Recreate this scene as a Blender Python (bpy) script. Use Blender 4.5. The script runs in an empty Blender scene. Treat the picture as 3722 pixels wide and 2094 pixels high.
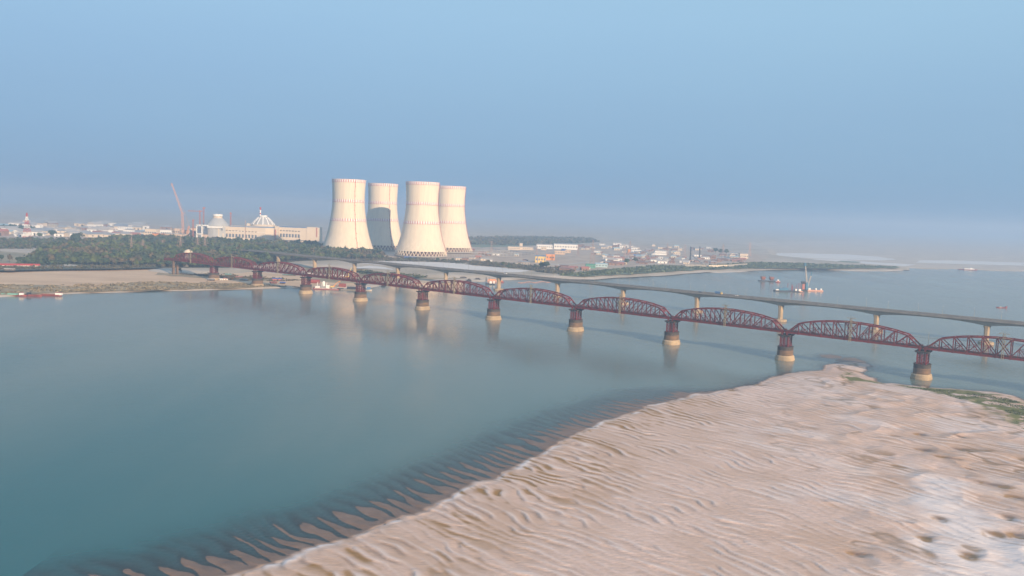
import bpy, bmesh, math, random
import numpy as np
from mathutils import Vector, Matrix
from mathutils.geometry import tessellate_polygon
random.seed(7)
R = math.radians
sc = bpy.context.scene

# ------------------------------------------------------------------ camera
FPX, CX, CY = 3020.48, 1861.0, 1047.0           # focal length and centre in photo pixels
PITCH, ROLL, CAMH = 0.0902, 0.0364, 118.694
cp, sp, cr, sr = math.cos(PITCH), math.sin(PITCH), math.cos(ROLL), math.sin(ROLL)
FW = Vector((0, cp, -sp)); RT0 = Vector((1, 0, 0)); UP0 = Vector((0, sp, cp))
RT = RT0 * cr + UP0 * sr
UP = UP0 * cr - RT0 * sr
cam = bpy.data.cameras.new('camera')
cam.sensor_width = 36.0; cam.lens = 36.0 * FPX / 3722.0
cam.clip_start = 1.0; cam.clip_end = 80000.0
camo = bpy.data.objects.new('camera', cam)
sc.collection.objects.link(camo)
camo.matrix_world = Matrix(((RT.x, UP.x, -FW.x, 0), (RT.y, UP.y, -FW.y, 0), (RT.z, UP.z, -FW.z, CAMH), (0, 0, 0, 1)))
sc.camera = camo

# ------------------------------------------------------------------ sky
SUN_ELEV, SUN_AZ = R(16.8), R(-36.0)              # the light travels towards +Y, turned SUN_AZ to the right
w = bpy.data.worlds.new('World'); sc.world = w; w.use_nodes = True
nt = w.node_tree; nt.nodes.clear()
out = nt.nodes.new('ShaderNodeOutputWorld'); bg = nt.nodes.new('ShaderNodeBackground')
sky = nt.nodes.new('ShaderNodeTexSky'); sky.sky_type = 'NISHITA'; sky.sun_disc = False
sky.sun_elevation = SUN_ELEV; sky.sun_rotation = math.pi + SUN_AZ; sky.altitude = 100
sky.air_density = 1.0; sky.dust_density = 2.0; sky.ozone_density = 1.5
tc = nt.nodes.new('ShaderNodeTexCoord'); sx = nt.nodes.new('ShaderNodeSeparateXYZ')
ramp = nt.nodes.new('ShaderNodeValToRGB'); mixc = nt.nodes.new('ShaderNodeMix'); mixc.data_type = 'RGBA'
sc1 = nt.nodes.new('ShaderNodeMix'); sc1.data_type = 'RGBA'; sc1.blend_type = 'MULTIPLY'; sc1.inputs[0].default_value = 1.0
sc1.inputs[7].default_value = (0.10, 0.10, 0.10, 1)
cr_ = ramp.color_ramp
cr_.elements[0].position = 0.0; cr_.elements[0].color = (0.235, 0.400, 0.62, 1)
cr_.elements[1].position = 1.0; cr_.elements[1].color = (0.28, 0.47, 0.76, 1)
for p_, c_ in ((0.05, (0.235, 0.405, 0.63, 1)), (0.12, (0.275, 0.45, 0.665, 1)), (0.22, (0.345, 0.55, 0.76, 1)), (0.34, (0.385, 0.605, 0.80, 1))):
    e_ = cr_.elements.new(p_); e_.color = c_
nt.links.new(tc.outputs['Generated'], sx.inputs[0]); nt.links.new(sx.outputs['Z'], ramp.inputs[0])
nt.links.new(sky.outputs[0], sc1.inputs[6])
mixc.inputs[0].default_value = 0.85
nt.links.new(sc1.outputs[2], mixc.inputs[6]); nt.links.new(ramp.outputs[0], mixc.inputs[7])
uv_n = nt.nodes.new('ShaderNodeMapRange'); uv_n.inputs[1].default_value = -0.7; uv_n.inputs[2].default_value = 0.7; nt.links.new(sx.outputs['X'], uv_n.inputs[0])
tint = nt.nodes.new('ShaderNodeMix'); tint.data_type = 'RGBA'; tint.inputs[6].default_value = (0.95, 0.97, 1.0, 1); tint.inputs[7].default_value = (1.04, 1.05, 1.02, 1)
mul2 = nt.nodes.new('ShaderNodeMix'); mul2.data_type = 'RGBA'; mul2.blend_type = 'MULTIPLY'; mul2.inputs[0].default_value = 1.0
sn_ = nt.nodes.new('ShaderNodeTexNoise'); sn_.inputs['Scale'].default_value = 2.2; sn_.inputs['Detail'].default_value = 4
sm_ = nt.nodes.new('ShaderNodeMapping'); sm_.inputs['Scale'].default_value = (1, 1, 5); nt.links.new(tc.outputs['Generated'], sm_.inputs[0]); nt.links.new(sm_.outputs[0], sn_.inputs['Vector'])
sa_n = nt.nodes.new('ShaderNodeMath'); sa_n.operation = 'MULTIPLY_ADD'; sa_n.inputs[1].default_value = 0.9; nt.links.new(sn_.outputs[0], sa_n.inputs[0]); nt.links.new(uv_n.outputs[0], sa_n.inputs[2])
sb_n = nt.nodes.new('ShaderNodeMath'); sb_n.operation = 'SUBTRACT'; sb_n.inputs[1].default_value = 0.45; nt.links.new(sa_n.outputs[0], sb_n.inputs[0]); nt.links.new(sb_n.outputs[0], tint.inputs[0]); nt.links.new(tint.outputs[2], mul2.inputs[7]); nt.links.new(mixc.outputs[2], mul2.inputs[6])
nt.links.new(mul2.outputs[2], bg.inputs[0]); bg.inputs[1].default_value = 0.69
nt.links.new(bg.outputs[0], out.inputs[0])
# ------------------------------------------------------------------ sun
sl = bpy.data.lights.new('sun', 'SUN'); sl.energy = 5.0; sl.angle = R(0.6); sl.color = (1.0, 0.745, 0.50)
so = bpy.data.objects.new('sun', sl); sc.collection.objects.link(so)
sd_ = Vector((math.sin(SUN_AZ) * math.cos(SUN_ELEV), math.cos(SUN_AZ) * math.cos(SUN_ELEV), -math.sin(SUN_ELEV)))
so.rotation_euler = sd_.to_track_quat('-Z', 'Y').to_euler(); so.location = (0, -200, 400)
vs = sc.view_settings
sc.display_settings.display_device = 'sRGB'
vs.view_transform = 'Standard'; vs.look = 'None'; vs.gamma = 1; vs.use_curve_mapping = False; vs.exposure = 0.64
cy = sc.cycles
cy.use_denoising = True; cy.max_bounces = 6; cy.diffuse_bounces = 2; cy.glossy_bounces = 3; cy.transmission_bounces = 2
cy.volume_bounces = 2; cy.transparent_max_bounces = 6; cy.use_adaptive_sampling = True; cy.adaptive_threshold = 0.015
cy.sample_clamp_indirect = 4.0; cy.caustics_reflective = False; cy.caustics_refractive = False
HAZE = 0.00023; HAZE_COL = (0.47, 0.63, 0.83, 1)

# ------------------------------------------------------------------ helpers
def P(px, py, z=0.0):
    """photo pixel -> point on the level plane z"""
    v = FW + RT * ((px - CX) / FPX) - UP * ((py - CY) / FPX)
    t = (z - CAMH) / v.z
    return Vector((v.x * t, v.y * t, z))
def PD(px, py, depth):
    v = FW + RT * ((px - CX) / FPX) - UP * ((py - CY) / FPX)
    return Vector((0, 0, CAMH)) + v * depth

def mat(name, col, rough=0.85, var=0.0, scale=0.2, col2=None, bump=0.0, bscale=None, metal=0.0, detail=4.0, stretch=None, spec=0.3, world=False):
    m = bpy.data.materials.new(name); m.use_nodes = True
    n = m.node_tree.nodes; l = m.node_tree.links; b = n['Principled BSDF']
    b.inputs['Roughness'].default_value = rough; b.inputs['Metallic'].default_value = metal
    b.inputs['Specular IOR Level'].default_value = spec
    c = tuple(col) + (1,)
    b.inputs['Base Color'].default_value = c
    t = n.new('ShaderNodeTexCoord')
    src = t.outputs['Object']
    if world: src = n.new('ShaderNodeNewGeometry').outputs['Position']
    if stretch:
        mp = n.new('ShaderNodeMapping'); mp.inputs['Scale'].default_value = stretch
        l.new(src, mp.inputs[0]); src = mp.outputs[0]
    if var > 0 or col2:
        ns = n.new('ShaderNodeTexNoise'); ns.inputs['Scale'].default_value = scale; ns.inputs['Detail'].default_value = detail
        ns.inputs['Roughness'].default_value = 0.6
        rp = n.new('ShaderNodeMapRange'); rp.inputs[1].default_value = 0.36; rp.inputs[2].default_value = 0.64
        mx = n.new('ShaderNodeMix'); mx.data_type = 'RGBA'
        l.new(src, ns.inputs['Vector']); l.new(ns.outputs[0], rp.inputs[0]); l.new(rp.outputs[0], mx.inputs[0])
        mx.inputs[6].default_value = c
        mx.inputs[7].default_value = (tuple(col2) if col2 else tuple(x * (1 - var) for x in col)) + (1,)
        l.new(mx.outputs[2], b.inputs['Base Color'])
    if bump:
        n2 = n.new('ShaderNodeTexNoise'); n2.inputs['Scale'].default_value = bscale or scale * 6; n2.inputs['Detail'].default_value = 5
        bp = n.new('ShaderNodeBump'); bp.inputs['Strength'].default_value = 0.8; bp.inputs['Distance'].default_value = bump
        l.new(src, n2.inputs['Vector']); l.new(n2.outputs[0], bp.inputs['Height']); l.new(bp.outputs[0], b.inputs['Normal'])
    return m

def tagstruct(o): o['kind'] = 'structure'; return o
def link(o, parent=None):
    sc.collection.objects.link(o)
    if parent is not None: o.parent = parent
    return o
def thing(name, label, cat, loc=(0, 0, 0), rz=0.0, group=None):
    o = bpy.data.objects.new(name, None); o.empty_display_size = 2
    link(o); o.location = loc; o.rotation_euler = (0, 0, rz)
    o['label'] = label; o['category'] = cat
    if group: o['group'] = group
    return o
def tag(o, label, cat, group=None):
    o['label'] = label; o['category'] = cat
    if group: o['group'] = group
    return o
def dup(root, loc, rz=None, label=None, scale=None):
    def rec(o, par):
        c = o.copy(); sc.collection.objects.link(c)
        if par is not None: c.parent = par
        for ch in list(o.children): rec(ch, c)
        return c
    r = rec(root, None); r.location = loc
    if rz is not None: r.rotation_euler = (0, 0, rz)
    if label: r['label'] = label
    if scale: r.scale = scale if not isinstance(scale, (int, float)) else (scale,) * 3
    return r

class MB:
    def __init__(s): s.v = []; s.f = []; s.mi = []; s.m = 0; s.smooth = False; s.sm = []
    def add(s, vs, fs):
        o = len(s.v); s.v += [tuple(x) for x in vs]
        for f in fs: s.f.append(tuple(i + o for i in f)); s.mi.append(s.m); s.sm.append(s.smooth)
        return s
    def box(s, x, y, z, dx, dy, dz, rz=0.0):
        """centre x,y, base z, full sizes"""
        c, q = math.cos(rz), math.sin(rz); vs = []
        for k in (0, 1):
            for a, b in ((-1, -1), (1, -1), (1, 1), (-1, 1)):
                u, v = a * dx / 2, b * dy / 2
                vs.append((x + u * c - v * q, y + u * q + v * c, z + k * dz))
        return s.add(vs, [(3, 2, 1, 0), (4, 5, 6, 7), (0, 1, 5, 4), (1, 2, 6, 5), (2, 3, 7, 6), (3, 0, 4, 7)])
    def beam(s, a, b, w=0.4, h=None, up=(0, 0, 1)):
        a = Vector(a); b = Vector(b); d = (b - a)
        if d.length < 1e-6: return s
        d.normalize(); u = Vector(up)
        if abs(d.dot(u)) > 0.97: u = Vector((0, 1, 0))
        r = d.cross(u).normalized(); t = r.cross(d).normalized(); h = h or w
        vs = []
        for p in (a, b):
            for i, j in ((-1, -1), (1, -1), (1, 1), (-1, 1)): vs.append(p + r * (i * w / 2) + t * (j * h / 2))
        return s.add(vs, [(0, 1, 2, 3), (7, 6, 5, 4), (4, 5, 1, 0), (5, 6, 2, 1), (6, 7, 3, 2), (7, 4, 0, 3)])
    def tube(s, a, b, r0, r1=None, n=8, caps=True):
        a = Vector(a); b = Vector(b); r1 = r0 if r1 is None else r1
        d = (b - a).normalized(); u = Vector((0, 0, 1)) if abs(d.z) < 0.9 else Vector((1, 0, 0))
        x = d.cross(u).normalized(); y = d.cross(x)
        vs = [p + (x * math.cos(2 * math.pi * i / n) + y * math.sin(2 * math.pi * i / n)) * r for p, r in ((a, r0), (b, r1)) for i in range(n)]
        fs = [(i, (i + 1) % n, n + (i + 1) % n, n + i) for i in range(n)]
        if caps: fs += [tuple(range(n))[::-1], tuple(range(n, 2 * n))]
        return s.add(vs, fs)
    def lathe(s, prof, n=24, c=(0, 0), cap0=False, cap1=False, ex=1.0, ey=1.0, rz=0.0, a0=0.0):
        vs = []; cz, sz = math.cos(rz), math.sin(rz)
        for r, z in prof:
            for i in range(n):
                t = a0 + 2 * math.pi * i / n; u, v = r * math.cos(t) * ex, r * math.sin(t) * ey
                vs.append((c[0] + u * cz - v * sz, c[1] + u * sz + v * cz, z))
        fs = [(k * n + i, k * n + (i + 1) % n, (k + 1) * n + (i + 1) % n, (k + 1) * n + i) for k in range(len(prof) - 1) for i in range(n)]
        if cap0: fs.append(tuple(range(n))[::-1])
        if cap1: fs.append(tuple(range((len(prof) - 1) * n, len(prof) * n)))
        return s.add(vs, fs)
    def prism(s, pts, z0, z1):
        n = len(pts); vs = [(p[0], p[1], z0) for p in pts] + [(p[0], p[1], z1) for p in pts]
        fs = [(i, (i + 1) % n, n + (i + 1) % n, n + i) for i in range(n)] + [tuple(range(n))[::-1], tuple(range(n, 2 * n))]
        return s.add(vs, fs)
    def gable(s, x, y, z, dx, dy, h, rz=0.0, over=0.0):
        """roof ridge along local x"""
        c, q = math.cos(rz), math.sin(rz); L, W = dx / 2 + over, dy / 2 + over
        loc = [(-L, -W, 0), (L, -W, 0), (L, W, 0), (-L, W, 0), (-L, 0, h), (L, 0, h)]
        vs = [(x + a * c - b * q, y + a * q + b * c, z + k) for a, b, k in loc]
        return s.add(vs, [(3, 2, 1, 0), (0, 1, 5, 4), (2, 3, 4, 5), (1, 2, 5), (3, 0, 4)])
    def build(s, name, mats, parent=None, loc=None):
        me = bpy.data.meshes.new(name); me.from_pydata(s.v, [], s.f)
        if not isinstance(mats, (list, tuple)): mats = [mats]
        for m in mats: me.materials.append(m)
        if len(mats) > 1: me.polygons.foreach_set('material_index', s.mi)
        if any(s.sm): me.polygons.foreach_set('use_smooth', s.sm)
        me.update()
        o = bpy.data.objects.new(name, me); link(o, parent)
        if loc is not None: o.location = loc
        return o
def inst(o, parent, loc=(0, 0, 0), rz=0.0, scale=None):
    c = bpy.data.objects.new(o.name.split('.')[0], o.data); link(c, parent); c.location = loc; c.rotation_euler = (0, 0, rz)
    if scale: c.scale = scale
    return c
def numpy_mesh(name, V, F, mats, parent=None, mi=None, smooth=False):
    me = bpy.data.meshes.new(name); V = np.asarray(V, np.float32); F = np.asarray(F, np.int32)
    k = F.shape[1]
    me.vertices.add(len(V)); me.vertices.foreach_set('co', V.ravel())
    me.loops.add(F.size); me.loops.foreach_set('vertex_index', F.ravel())
    me.polygons.add(len(F)); me.polygons.foreach_set('loop_start', np.arange(0, F.size, k, dtype=np.int32))
    me.polygons.foreach_set('loop_total', np.full(len(F), k, np.int32))
    for m in (mats if isinstance(mats, (list, tuple)) else [mats]): me.materials.append(m)
    if mi is not None: me.polygons.foreach_set('material_index', np.asarray(mi, np.int32))
    if smooth: me.polygons.foreach_set('use_smooth', np.ones(len(F), bool))
    me.update(calc_edges=True); me.validate()
    o = bpy.data.objects.new(name, me); link(o, parent); return o

# value noise
def vn(x, y, seed=0):
    rs = np.random.RandomState(seed); T = rs.rand(256, 256)
    xi = np.floor(x).astype(int); yi = np.floor(y).astype(int); fx = x - xi; fy = y - yi
    fx = fx * fx * fx * (fx * (fx * 6 - 15) + 10); fy = fy * fy * fy * (fy * (fy * 6 - 15) + 10)
    a = T[xi % 256, yi % 256]; b = T[(xi + 1) % 256, yi % 256]; c = T[xi % 256, (yi + 1) % 256]; d = T[(xi + 1) % 256, (yi + 1) % 256]
    return (a * (1 - fx) + b * fx) * (1 - fy) + (c * (1 - fx) + d * fx) * fy
def fbm(x, y, seed=0, o=4):
    s = 0; a = 0.5; t = 0
    for k in range(o): s = s + a * vn(x * 2 ** k + 17 * k, y * 2 ** k + 31 * k, seed + k); t += a; a *= 0.5
    return s / t
def sdist(X, Y, poly):
    """signed distance, + inside"""
    d = np.full(X.shape, 1e18); ins = np.zeros(X.shape, bool); n = len(poly)
    for i in range(n):
        ax, ay = poly[i][0], poly[i][1]; bx, by = poly[(i + 1) % n][0], poly[(i + 1) % n][1]
        ex, ey = bx - ax, by - ay; wx, wy = X - ax, Y - ay
        t = np.clip((wx * ex + wy * ey) / (ex * ex + ey * ey + 1e-12), 0, 1)
        d = np.minimum(d, (wx - ex * t) ** 2 + (wy - ey * t) ** 2)
        c = ((ay <= Y) & (by > Y)) | ((by <= Y) & (ay > Y))
        with np.errstate(divide='ignore', invalid='ignore'):
            xx = ax + (Y - ay) / (by - ay if by != ay else 1e-9) * ex
        ins ^= c & (X < xx)
    return np.where(ins, 1, -1) * np.sqrt(d)
def smooth(a, b, x):
    t = np.clip((x - a) / (b - a), 0, 1); return t * t * (3 - 2 * t)

# ------------------------------------------------------------------ materials
M = {}
M['sand_far'] = mat('pale_river_sand', (0.58, 0.47, 0.36), var=0.22, scale=0.012, bump=0.3, bscale=0.3)
M['white_sand'] = mat('dry_white_sand', (0.72, 0.66, 0.60), var=0.12, scale=0.02)
M['field_sand'] = mat('tan_field_sand', (0.70, 0.475, 0.29), col2=(0.56, 0.37, 0.22), scale=0.02, stretch=(0.4, 1, 1))
M['scrub_ground'] = mat('dry_scrub_ground', (0.24, 0.185, 0.10), col2=(0.42, 0.31, 0.18), scale=0.03, detail=6)
M['plain'] = mat('dry_plain', (0.54, 0.44, 0.34), col2=(0.36, 0.29, 0.20), scale=0.008, detail=6)
M['yard'] = mat('bare_yard_ground', (0.56, 0.43, 0.31), col2=(0.38, 0.28, 0.20), scale=0.02, detail=7)
M['grass_bank'] = mat('green_bank', (0.13, 0.165, 0.085), col2=(0.20, 0.21, 0.12), scale=0.03, detail=6)
M['golden'] = mat('golden_dry_field', (0.36, 0.28, 0.17), col2=(0.25, 0.21, 0.12), scale=0.02)
M['road'] = mat('pale_dirt_road', (0.50, 0.45, 0.38), var=0.15, scale=0.05)
M['forest_floor'] = mat('forest_floor', (0.07, 0.075, 0.045), col2=(0.12, 0.11, 0.07), scale=0.03)
M['asphalt'] = mat('asphalt', (0.10, 0.095, 0.09), var=0.2, scale=0.3)
M['red_steel'] = mat('red_oxide_steel', (0.19, 0.020, 0.024), rough=0.55, col2=(0.12, 0.022, 0.020), scale=0.09, world=True, spec=0.4)
M['track'] = mat('track_and_ballast', (0.10, 0.075, 0.07), var=0.4, scale=0.5)
M['stone'] = mat('pier_stone', (0.20, 0.125, 0.075), rough=0.9, col2=(0.12, 0.085, 0.06), scale=0.16, world=True, bump=0.08, bscale=1.2, stretch=(1, 1, 3))
M['stone_base'] = mat('pale_washed_stone', (0.44, 0.33, 0.21), rough=0.9, col2=(0.30, 0.23, 0.15), scale=0.12, world=True, bump=0.06, bscale=1.5)
M['stone_dark'] = mat('soot_dark_stone', (0.075, 0.065, 0.06), rough=0.9, var=0.35, scale=0.5)
M['concrete'] = mat('bridge_concrete', (0.40, 0.36, 0.31), var=0.22, scale=0.12, stretch=(1, 1, 4))
M['concrete_dk'] = mat('weathered_concrete', (0.27, 0.25, 0.23), var=0.25, scale=0.15)
M['tower'] = mat('cream_tower_concrete', (0.73, 0.62, 0.47), rough=0.9, col2=(0.64, 0.545, 0.42), scale=0.22, stretch=(1, 1, 0.06))
M['white'] = mat('white_paint', (0.80, 0.78, 0.74), var=0.05, scale=0.2)
M['red'] = mat('signal_red_paint', (0.42, 0.045, 0.035), rough=0.6)
M['cream'] = mat('cream_cladding', (0.66, 0.55, 0.42), var=0.06, scale=0.05)
M['peach'] = mat('peach_plaster', (0.62, 0.46, 0.33), var=0.10, scale=0.05)
M['grey_dome'] = mat('grey_dome_concrete', (0.42, 0.42, 0.41), var=0.10, scale=0.08)
M['dome_panel'] = mat('bluish_dome_panel', (0.38, 0.38, 0.38), var=0.12, scale=0.1)
M['blue_roof'] = mat('blue_roof_edge', (0.10, 0.20, 0.36), rough=0.6)
M['window'] = mat('window_glass_dusk', (0.11, 0.13, 0.17), rough=0.25, spec=0.5)
M['dark'] = mat('dark_opening', (0.05, 0.045, 0.045))
M['fill'] = mat('dark_red_fill', (0.17, 0.06, 0.05), var=0.3, scale=0.3)
M['galv'] = mat('khaki_galvanised_steel', (0.31, 0.26, 0.18), rough=0.6, metal=0.1)
M['pylon'] = mat('pinkish_grey_lattice', (0.36, 0.25, 0.21), rough=0.7)
M['orange'] = mat('orange_cladding', (0.72, 0.30, 0.10), var=0.08, scale=0.1)
M['yellow'] = mat('yellow_cladding', (0.70, 0.50, 0.16), var=0.06, scale=0.1)
M['crane'] = mat('salmon_crane_paint', (0.60, 0.32, 0.22), rough=0.6)
M['crane_red'] = mat('red_crane_paint', (0.42, 0.15, 0.11), rough=0.6)
M['crane_blue'] = mat('blue_crane_paint', (0.06, 0.18, 0.28), rough=0.5)
M['blue'] = mat('blue_tarpaulin', (0.05, 0.11, 0.36), rough=0.6)
M['teal'] = mat('teal_paint', (0.20, 0.42, 0.34), rough=0.6)
M['green_roof'] = mat('green_sheet_roof', (0.10, 0.28, 0.19), rough=0.6)
M['pale_blue'] = mat('pale_blue_roof', (0.38, 0.50, 0.52), rough=0.6)
M['hull_red'] = mat('red_hull_paint', (0.30, 0.07, 0.06), rough=0.6, var=0.25, scale=0.3)
M['hull_dark'] = mat('dark_hull_paint', (0.045, 0.05, 0.065), rough=0.6, var=0.3, scale=0.3)
M['hull_rust'] = mat('rusty_hull', (0.30, 0.12, 0.08), rough=0.8, var=0.35, scale=0.4)
M['rust_roof'] = mat('rusted_sheet_roof', (0.27, 0.165, 0.13), rough=0.9, var=0.35, scale=0.15)
M['grey_roof'] = mat('grey_sheet_roof', (0.36, 0.36, 0.36), rough=0.7, var=0.2, scale=0.1)
M['white_roof'] = mat('white_sheet_roof', (0.48, 0.43, 0.38), rough=0.7, var=0.08, scale=0.1)
M['brick'] = mat('brick_wall', (0.33, 0.20, 0.15), var=0.25, scale=0.3)
M['wood'] = mat('weathered_wood', (0.13, 0.10, 0.075), var=0.3, scale=2)
M['bark'] = mat('grey_brown_bark', (0.14, 0.105, 0.075), var=0.3, scale=1.5)
LEAF = []
for i_, c_ in enumerate([(0.080, 0.115, 0.045), (0.055, 0.085, 0.045), (0.125, 0.150, 0.050), (0.150, 0.120, 0.070), (0.085, 0.105, 0.060)]):
    LEAF.append(mat('leaves_%s' % ['deep_green', 'dark_green', 'yellow_green', 'dusty_olive', 'dull_green'][i_], c_, var=0.45, scale=0.25, rough=0.8, spec=0.15))
M['dry_bush'] = mat('dry_brown_brush', (0.15, 0.125, 0.075), var=0.4, scale=0.3)
M['green_bush'] = mat('fresh_green_brush', (0.105, 0.135, 0.055), var=0.4, scale=0.2)

# ------------------------------------------------------------------ ground patches
def rough_edge(pts, amp, step, seed, closed=True):
    rnd = random.Random(seed); o = []
    n = len(pts)
    for i in range(n if closed else n - 1):
        a = Vector(pts[i][:2]); b = Vector(pts[(i + 1) % n][:2]); L = (b - a).length
        k = max(1, min(60, int(L / step))); nrm = Vector((-(b - a).y, (b - a).x)).normalized() if L > 0 else Vector((0, 0))
        for j in range(k):
            t = j / k; am = 0 if (j == 0) else amp
            o.append(a.lerp(b, t) + nrm * rnd.uniform(-am, am))
    if not closed: o.append(Vector(pts[-1][:2]))
    return o
def patch(name, pts, z, m, amp=0.0, step=20.0, skirt=None, seed=1, depth=2.0):
    pts = rough_edge(pts, amp, step, seed) if amp else [Vector(p[:2]) for p in pts]
    tri = tessellate_polygon([[Vector((p.x, p.y, 0)) for p in pts]])
    V = [(p.x, p.y, z) for p in pts]; F = [tuple(t) for t in tri]
    F2 = []
    for t in F:
        a, b, c = (Vector(V[i]) for i in t)
        F2.append(t if (b - a).cross(c - a).z > 0 else (t[0], t[2], t[1]))
    n = len(pts)
    if skirt:
        area = sum(pts[i].x * pts[(i + 1) % n].y - pts[(i + 1) % n].x * pts[i].y for i in range(n))
        s = 1 if area > 0 else -1
        for i in range(n):
            d = (pts[(i + 1) % n] - pts[i - 1]).normalized(); q = Vector((d.y, -d.x)) * s
            V.append((pts[i].x + q.x * skirt, pts[i].y + q.y * skirt, z - depth))
        for i in range(n):
            j = (i + 1) % n; F2.append((i, n + i, n + j, j) if s > 0 else (j, n + j, n + i, i))
    me = bpy.data.meshes.new(name); me.from_pydata(V, [], F2); me.materials.append(m); me.update()
    o = bpy.data.objects.new(name, me); link(o); tagstruct(o); return o
def PP(l, z): return [P(x, y, z) for x, y in l]

BIG = 24000.0
# river bed under everything
mb = MB(); mb.box(0, 0, -3.2, 2 * BIG, 2 * BIG, 0.2); tagstruct(mb.build('ground', M['sand_far']))

ZL, ZU = 1.5, 7.0
SHORE = [(-140, 1082), (0, 1077), (120, 1068), (230, 1066), (330, 1062), (440, 1060), (560, 1055), (680, 1054), (800, 1050), (900, 1048), (1000, 1045), (1070, 1043),
         (1129, 1048), (1220, 1046), (1330, 1044), (1384, 1034), (1524, 1026), (1620, 1022), (1690, 1019), (1740, 1022), (1840, 1015), (1900, 1014), (2030, 1014), (2097, 1015), (2120, 1012),
         (2190, 1006), (2272, 1002), (2353, 1000), (2462, 992), (2543, 987), (2600, 990), (2680, 987), (2740, 983), (2860, 979), (2960, 978), (3080, 984), (3200, 985), (3275, 982),
         (3262, 972), (3350, 975), (3480, 977), (3600, 982), (3722, 986)]
sh = PP(SHORE, 0.3)
sh = [Vector((-6000, 1500, 0)), Vector((-2500, 1150, 0))] + sh + [Vector((3200, 2900, 0)), Vector((9000, 4000, 0)), Vector((BIG - 100, 6000, 0))]
shore_line = rough_edge(sh, 3.0, 25, 3, closed=False)
land = [Vector((-BIG + 100, 2500))] + shore_line + [Vector((BIG - 100, BIG - 100)), Vector((-BIG + 100, BIG - 100))]
patch('river_bank', land, ZL, M['sand_far'], skirt=16, depth=3.0)
# dry plain and upland behind
UPL = [(-300, 972), (0, 972), (150, 971), (330, 969), (460, 968), (580, 972), (640, 985), (740, 988), (830, 984), (905, 975), (1010, 962), (1120, 962), (1250, 968), (1420, 985), (1560, 1000), (1700, 1003), (1860, 1003),
       (2022, 1004), (2122, 1006), (2190, 1000), (2353, 994), (2530, 981), (2700, 976), (2880, 972), (3035, 974), (3268, 975)]
UPR = [(3260, 966), (3100, 955), (2920, 940), (2800, 925), (2790, 905)]
up = PP(UPL, 4.0) + PP(UPR, 5.0)
up = [Vector((-BIG + 400, 4000, 0)), Vector((-3000, 1700, 0))] + up + [P(2700, 880, 5), Vector((3000, 7000, 0)), Vector((9000, BIG - 400, 0)), Vector((-BIG + 400, BIG - 400, 0))]
patch('plain', up, ZU - 2.0, M['plain'], amp=6, step=40, skirt=30, depth=3.9, seed=5)
ZG = ZU - 2.0     # level of the plain = 5
def gp(name, l, m, z=0.05, amp=6, step=25, seed=2, base=None, skirt=None):
    b = ZG if base is None else base
    return patch(name, PP(l, b), b + z, m, amp=amp, step=step, seed=seed, skirt=skirt)
# low bank in front: tan field, scrub verge
gp('bank_scrub', [(-200, 1072), (0, 1072), (230, 1063.5), (440, 1057.5), (680, 1052), (900, 1046), (1040, 1042), (1050, 1034), (900, 1030), (760, 1024), (560, 1022), (380, 1030), (330, 1040), (200, 1034), (-200, 1030)], M['scrub_ground'], 0.06, 5, 14, 4, base=ZL)
gp('sand_field', [(-300, 1033), (0, 1034), (200, 1036), (330, 1046), (400, 1036), (470, 1028), (600, 1024), (760, 1030), (900, 1034), (1060, 1040), (1110, 1046), (1225, 1043), (1320, 1041), (1240, 1018), (1110, 1005), (960, 990), (850, 985), (760, 985), (640, 987), (560, 979), (330, 984), (0, 991), (-300, 998)], M['field_sand'], 0.10, 4, 20, 6, base=ZL)
gp('scrub_strip', [(560, 1000), (760, 1012), (900, 1020), (1000, 1024), (1000, 1016), (860, 1005), (700, 996), (580, 990)], M['scrub_ground'], 0.14, 5, 16, 8, base=ZL)
gp('sandy_path', [(600, 976), (640, 988), (760, 1003), (900, 1014), (900, 1017), (750, 1008), (620, 993), (580, 977)], M['road'], 0.18, 1.5, 20, 9, base=ZL)
gp('bank_scrub', [(1130, 1022), (1240, 1030), (1380, 1026), (1530, 1018), (1700, 1012), (1850, 1008), (1990, 1009), (1990, 1003), (1700, 990), (1500, 985), (1350, 975), (1200, 968), (1100, 968)], M['scrub_ground'], 0.2, 7, 20, 10, base=ZL)
gp('green_scrub', [(1270, 992), (1400, 1004), (1520, 1012), (1600, 1004), (1560, 992), (1400, 985), (1290, 980)], M['grass_bank'], 0.25, 6, 20, 12, base=ZL)
# upland patches (level ZG)
gp('forest_floor', [(-100, 985), (0, 984), (300, 978), (450, 976), (560, 974), (640, 974), (830, 974), (1010, 955), (1120, 948), (1300, 944), (1400, 940), (1350, 915), (1200, 903), (1150, 898), (1000, 890), (850, 884), (700, 872), (500, 868), (380, 868), (350, 880), (330, 900), (250, 915), (150, 930), (100, 958), (-100, 968)], M['forest_floor'], 0.05, 8, 30, 14)
gp('dry_field', [(-100, 914), (0, 913), (80, 920), (110, 932), (115, 957), (0, 960), (-100, 962)], M['golden'], 0.1, 5, 20, 15)
gp('dirt_road', [(-100, 967), (0, 968), (144, 969.5), (230, 968), (330, 969), (460, 968), (460, 966.5), (330, 966.5), (262, 962), (232, 952), (226, 937), (216, 937), (212, 952), (235, 964), (150, 966), (0, 965), (-100, 964.5)], M['road'], 0.14, 0.6, 30, 16)
gp('dirt_road', [(-60, 893), (0, 896), (95, 909), (95, 907), (0, 894), (-60, 891)], M['road'], 0.16, 1, 30, 17)
gp('dirt_yard', [(95, 868), (180, 880), (245, 889), (250, 885), (190, 868), (110, 862)], M['road'], 0.12, 5, 30, 18)
gp('works_yard', [(-300, 862), (0, 866), (200, 868), (380, 868), (700, 874), (1000, 892), (1200, 906), (1300, 908), (1500, 880), (1200, 860), (700, 825), (300, 808), (-300, 790)], M['yard'], 0.06, 10, 60, 19)
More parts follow.
